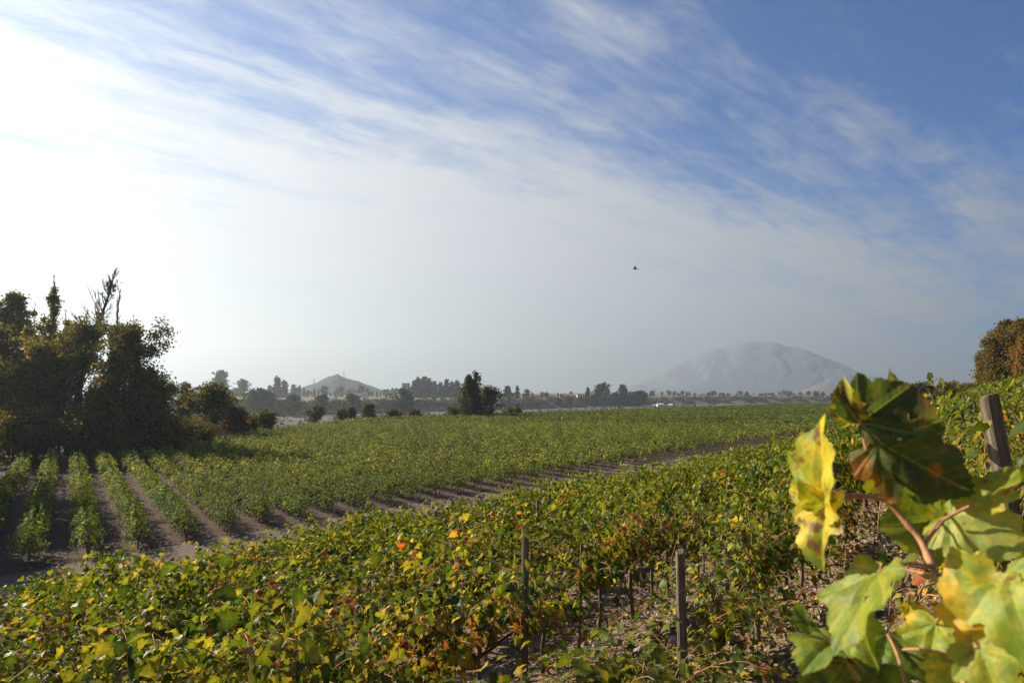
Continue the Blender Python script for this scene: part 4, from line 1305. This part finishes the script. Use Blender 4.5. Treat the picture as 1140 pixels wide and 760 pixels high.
for k, (pxx, Z, w_, lb) in enumerate(((570, 1090, 17, 'low pale house with red roof nearest the lone tree'), (594, 1120, 22, 'long red-roofed house with pale walls, second past the lone tree'), (612, 1180, 18, 'red-roofed brick house in the middle of the house row'),
                                      (632, 1110, 20, 'red-roofed house just before the narrow dark poplar'), (647, 1200, 16, 'small red-roofed house behind the narrow dark poplar'), (604, 1260, 24, 'farthest long red-roofed house behind the row'))):
    building('house', lb, 'house', pxx, Z, w_, 10, 3.4, 3.2, M_WALL if k % 2 == 0 else M_BRICK, M_RED, rng.uniform(-.3, .3), 'red-roofed houses on the terrace', 4)
building('warehouse', 'long low white building below the conical hill', 'warehouse', 401, 1180, 24, 14, 7.0, .4, M_WHITE, M_WHITE, .05, None, 5)
building('concrete_block', 'tall grey concrete block beside the poplar grove', 'building', 452, 1150, 13, 11, 24, .4, M_GREY, M_GREY, .2, None, 3, 7)
building('shed', 'low white shed with arched-looking roof at the river bed', 'shed', 734, 985, 9, 6, 3.0, 1.6, M_WHITE, M_WHITE, .2, None, 3)
building('shed', 'smaller white shed a little apart from the first one', 'shed', 746, 1000, 6.5, 5, 2.3, 1.2, M_WHITE, M_WHITE, -.2, None, 2)
building('shed', 'tiny pale shed beside the first white shed', 'shed', 728, 975, 4, 4, 2.2, 1.0, M_WALL, M_WALL, 0, None, 2)


def mast(label, pxx, Z, base, h, wdt):
    x = gx(pxx, Z)
    t = thing('radio_mast', label, 'mast', (x, Z, base))
    g = Geo()
    for sx in (-1, 1):
        for sy in (-1, 1):
            add_tube(g, [(sx * wdt, sy * wdt, 0), (sx * .15, sy * .15, h)], .22, 4)
    for k in range(7):
        f = k / 7; a = wdt * (1 - f) + .15 * f; b = wdt * (1 - (k + 1) / 7) + .15 * (k + 1) / 7
        add_tube(g, [(-a, -a, h * f), (b, -b, h * (k + 1) / 7)], .13, 4); add_tube(g, [(a, -a, h * f), (-b, -b, h * (k + 1) / 7)], .13, 4)
    obj('lattice', g.mesh('lattice', [M_STEEL]), t)
    g = Geo()
    for zz_ in (.72, .86):
        add_tube(g, [(-wdt * 1.1, 0, h * zz_), (wdt * 1.1, 0, h * zz_)], .25, 4)
    obj('crossarm', g.mesh('crossarm', [M_STEEL]), t)


mast('thin lattice mast on the top of the conical hill', 383, 2000, 57, 15, 1.6)
mast('thin pylon on the lower shoulder of the conical hill', 350, 1700, -1, 46, 3.2)

# ------------------------------------------------------------------ bird
bp_ = at(707, 299, 42)
brd = thing('bird', 'small dark bird gliding alone in the pale sky', 'bird', tuple(bp_))
g = Geo()
ys = np.array([-.26, -.20, -.12, 0, .10, .17, .21, .26]); rs_ = np.array([.012, .028, .05, .062, .05, .036, .034, .006])
add_tube(g, np.column_stack([ys * 0, ys, .015 * np.cos(ys * 6)]), rs_, 10)
for s in (-1, 1):
    sx = np.array([.03, .16, .30, .42]); le = np.array([.10, .13, .08, -.02]); te = np.array([-.08, -.07, -.06, -.05]); zz_ = np.array([.02, .06, .08, .05])
    V = []
    for a, b, c, d in zip(sx, le, te, zz_):
        V += [(s * a, b, d + .008), (s * a, c, d + .004), (s * a, c, d - .004), (s * a, b, d - .008)]
    F = []
    for q in range(3):
        for e in range(4):
            F.append((q * 4 + e, q * 4 + (e + 1) % 4, q * 4 + 4 + (e + 1) % 4, q * 4 + 4 + e))
    F.append((12, 13, 14, 15))
    g.add(V, F)
g.add([(-.02, -.2, .01), (.02, -.2, .01), (.07, -.38, .01), (-.07, -.38, .01), (-.02, -.2, 0), (.02, -.2, 0), (.07, -.38, 0), (-.07, -.38, 0)],
      [(0, 1, 2, 3), (7, 6, 5, 4), (0, 4, 5, 1), (1, 5, 6, 2), (2, 6, 7, 3), (3, 7, 4, 0)])
obj('body', g.mesh('body', [M_FEATHER], True), brd)
brd.scale = (.62, .62, .62)
brd.rotation_euler = (R(15), R(-38), R(70))

# ------------------------------------------------------------------ things lying on the slope
def stone_mesh(seed):
    rg = np.random.default_rng(seed)
    n, m = 12, 8
    g = Geo()
    V = []
    for j in range(m + 1):
        ph = math.pi * j / m
        for i in range(n):
            a = 2 * math.pi * i / n
            dv = np.array([math.sin(ph) * math.cos(a), math.sin(ph) * math.sin(a), math.cos(ph)])
            k = 1 + .55 * (fbm(dv[0] * 1.3 + seed * 3.1 + 10, dv[1] * 1.3 + dv[2] * 1.7 + 10, seed, 3) - .45)
            V.append(dv * k * np.array([1, .72, .55]))
    i = np.arange(m)[:, None] * n + np.arange(n)[None]; i2 = np.arange(m)[:, None] * n + (np.arange(n)[None] + 1) % n
    g.add(V, np.stack([i, i2, i2 + n, i + n], -1).reshape(-1, 4)[:, ::-1])
    return g.mesh('stone', [M_STONE], False)


SM = [stone_mesh(s) for s in range(5)]
sx, sy = from_uv(6.2, -2.85)
o = thing('stone', 'largest pale stone lying on the bare strip between the tall and the stubby post', 'stone', (sx, sy, hz(sx, sy) + .03), .4, None, (.14, .13, .12), SM[0])
for k in range(34):
    u = rng.uniform(4.5, 20); v = rng.uniform(-3.0, -1.95)
    x, y = from_uv(u, v)
    s = rng.uniform(.03, .085)
    thing('stone', 'loose pale stone on the bare strip between the two nearest post rows', 'stone', (x, y, hz(x, y) + s * .25), rng.uniform(0, 6), 'loose stones on the bare strip', (s, s, s), SM[int(rng.integers(5))])

# fallen leaves, gravel and dry grass: covers nobody could count
def scatter(n, u0, u1, v0, v1, pw=1.0):
    u = u0 + (u1 - u0) * rng.random(n) ** pw; v = rng.uniform(v0, v1, n)
    x, y = from_uv(u, v)
    return x, y, height(x, y)


x, y, z = scatter(26000, .3, 36, -6.5, 1.2, 1.7)
P = np.column_stack([x, y, z + .012 + rng.random(len(x)) * .02]); m = len(P)
v, K = place(T_MID, P, unit(np.column_stack([rng.normal(0, 1, (m, 2)), rng.normal(0, .25, m)])), unit(rng.normal(0, .35, (m, 3)) + [0, 0, 1]), rng.uniform(.035, .085, m))
pc = np.array([(.22, .13, .07), (.30, .19, .11), (.16, .09, .05), (.36, .25, .15), (.38, .27, .06), (.27, .12, .05)])[rng.integers(0, 6, m)]
g = Geo(); g.add(v, place_faces(F_MID, K, m), np.repeat(pc, K, 0))
stuff('fallen_leaves', g.mesh('fallen_leaves', [M_LITTER]), 'dry brown fallen leaves on the ground between the hillside rows')

x, y, z = scatter(14000, .3, 40, -4.5, 1.2, 1.5)
m = len(x)
oc = np.array([(1, 0, 0), (0, 1, 0), (-1, 0, 0), (0, -1, 0), (0, 0, .7), (0, 0, -.7)], float)
of = np.array([(0, 1, 4), (1, 2, 4), (2, 3, 4), (3, 0, 4), (1, 0, 5), (2, 1, 5), (3, 2, 5), (0, 3, 5)])
s = rng.uniform(.008, .03, m)
P = np.column_stack([x, y, z + s * .3])
v, K = place(oc, P, unit(rng.normal(0, 1, (m, 3)) * [1, 1, .3]), unit(rng.normal(0, .3, (m, 3)) + [0, 0, 1]), s)
g = Geo(); g.add(v, place_faces(of, K, m))
stuff('gravel', g.mesh('gravel', [M_STONE]), 'small stones strewn over the hillside soil')

x, y, z = scatter(3200, .3, 40, -16, 3, 1.3)
m = len(x) * 7
P = np.repeat(np.column_stack([x, y, z - .01]), 7, 0) + rng.normal(0, .03, (m, 3)) * [1, 1, 0]
D = unit(rng.normal(0, .45, (m, 3)) + [0, 0, 1]); N = unit(rng.normal(0, 1, (m, 3)) * [1, 1, .1])
BL = np.array([(-.035, 0, 0), (.035, 0, 0), (.02, .6, .05), (0, 1, .2), (-.02, .6, .05)])
v, K = place(BL, P, D, N, rng.uniform(.07, .24, m))
pc = np.array([(.32, .26, .12), (.25, .21, .09), (.16, .17, .05), (.38, .31, .17)])[rng.integers(0, 4, m)]
g = Geo(); g.add(v, place_faces(np.array([(0, 1, 2, 3, 4)]), K, m), np.repeat(pc, K, 0))
stuff('dry_grass', g.mesh('dry_grass', [M_GRASS]), 'thin dry grass growing between the hillside rows')
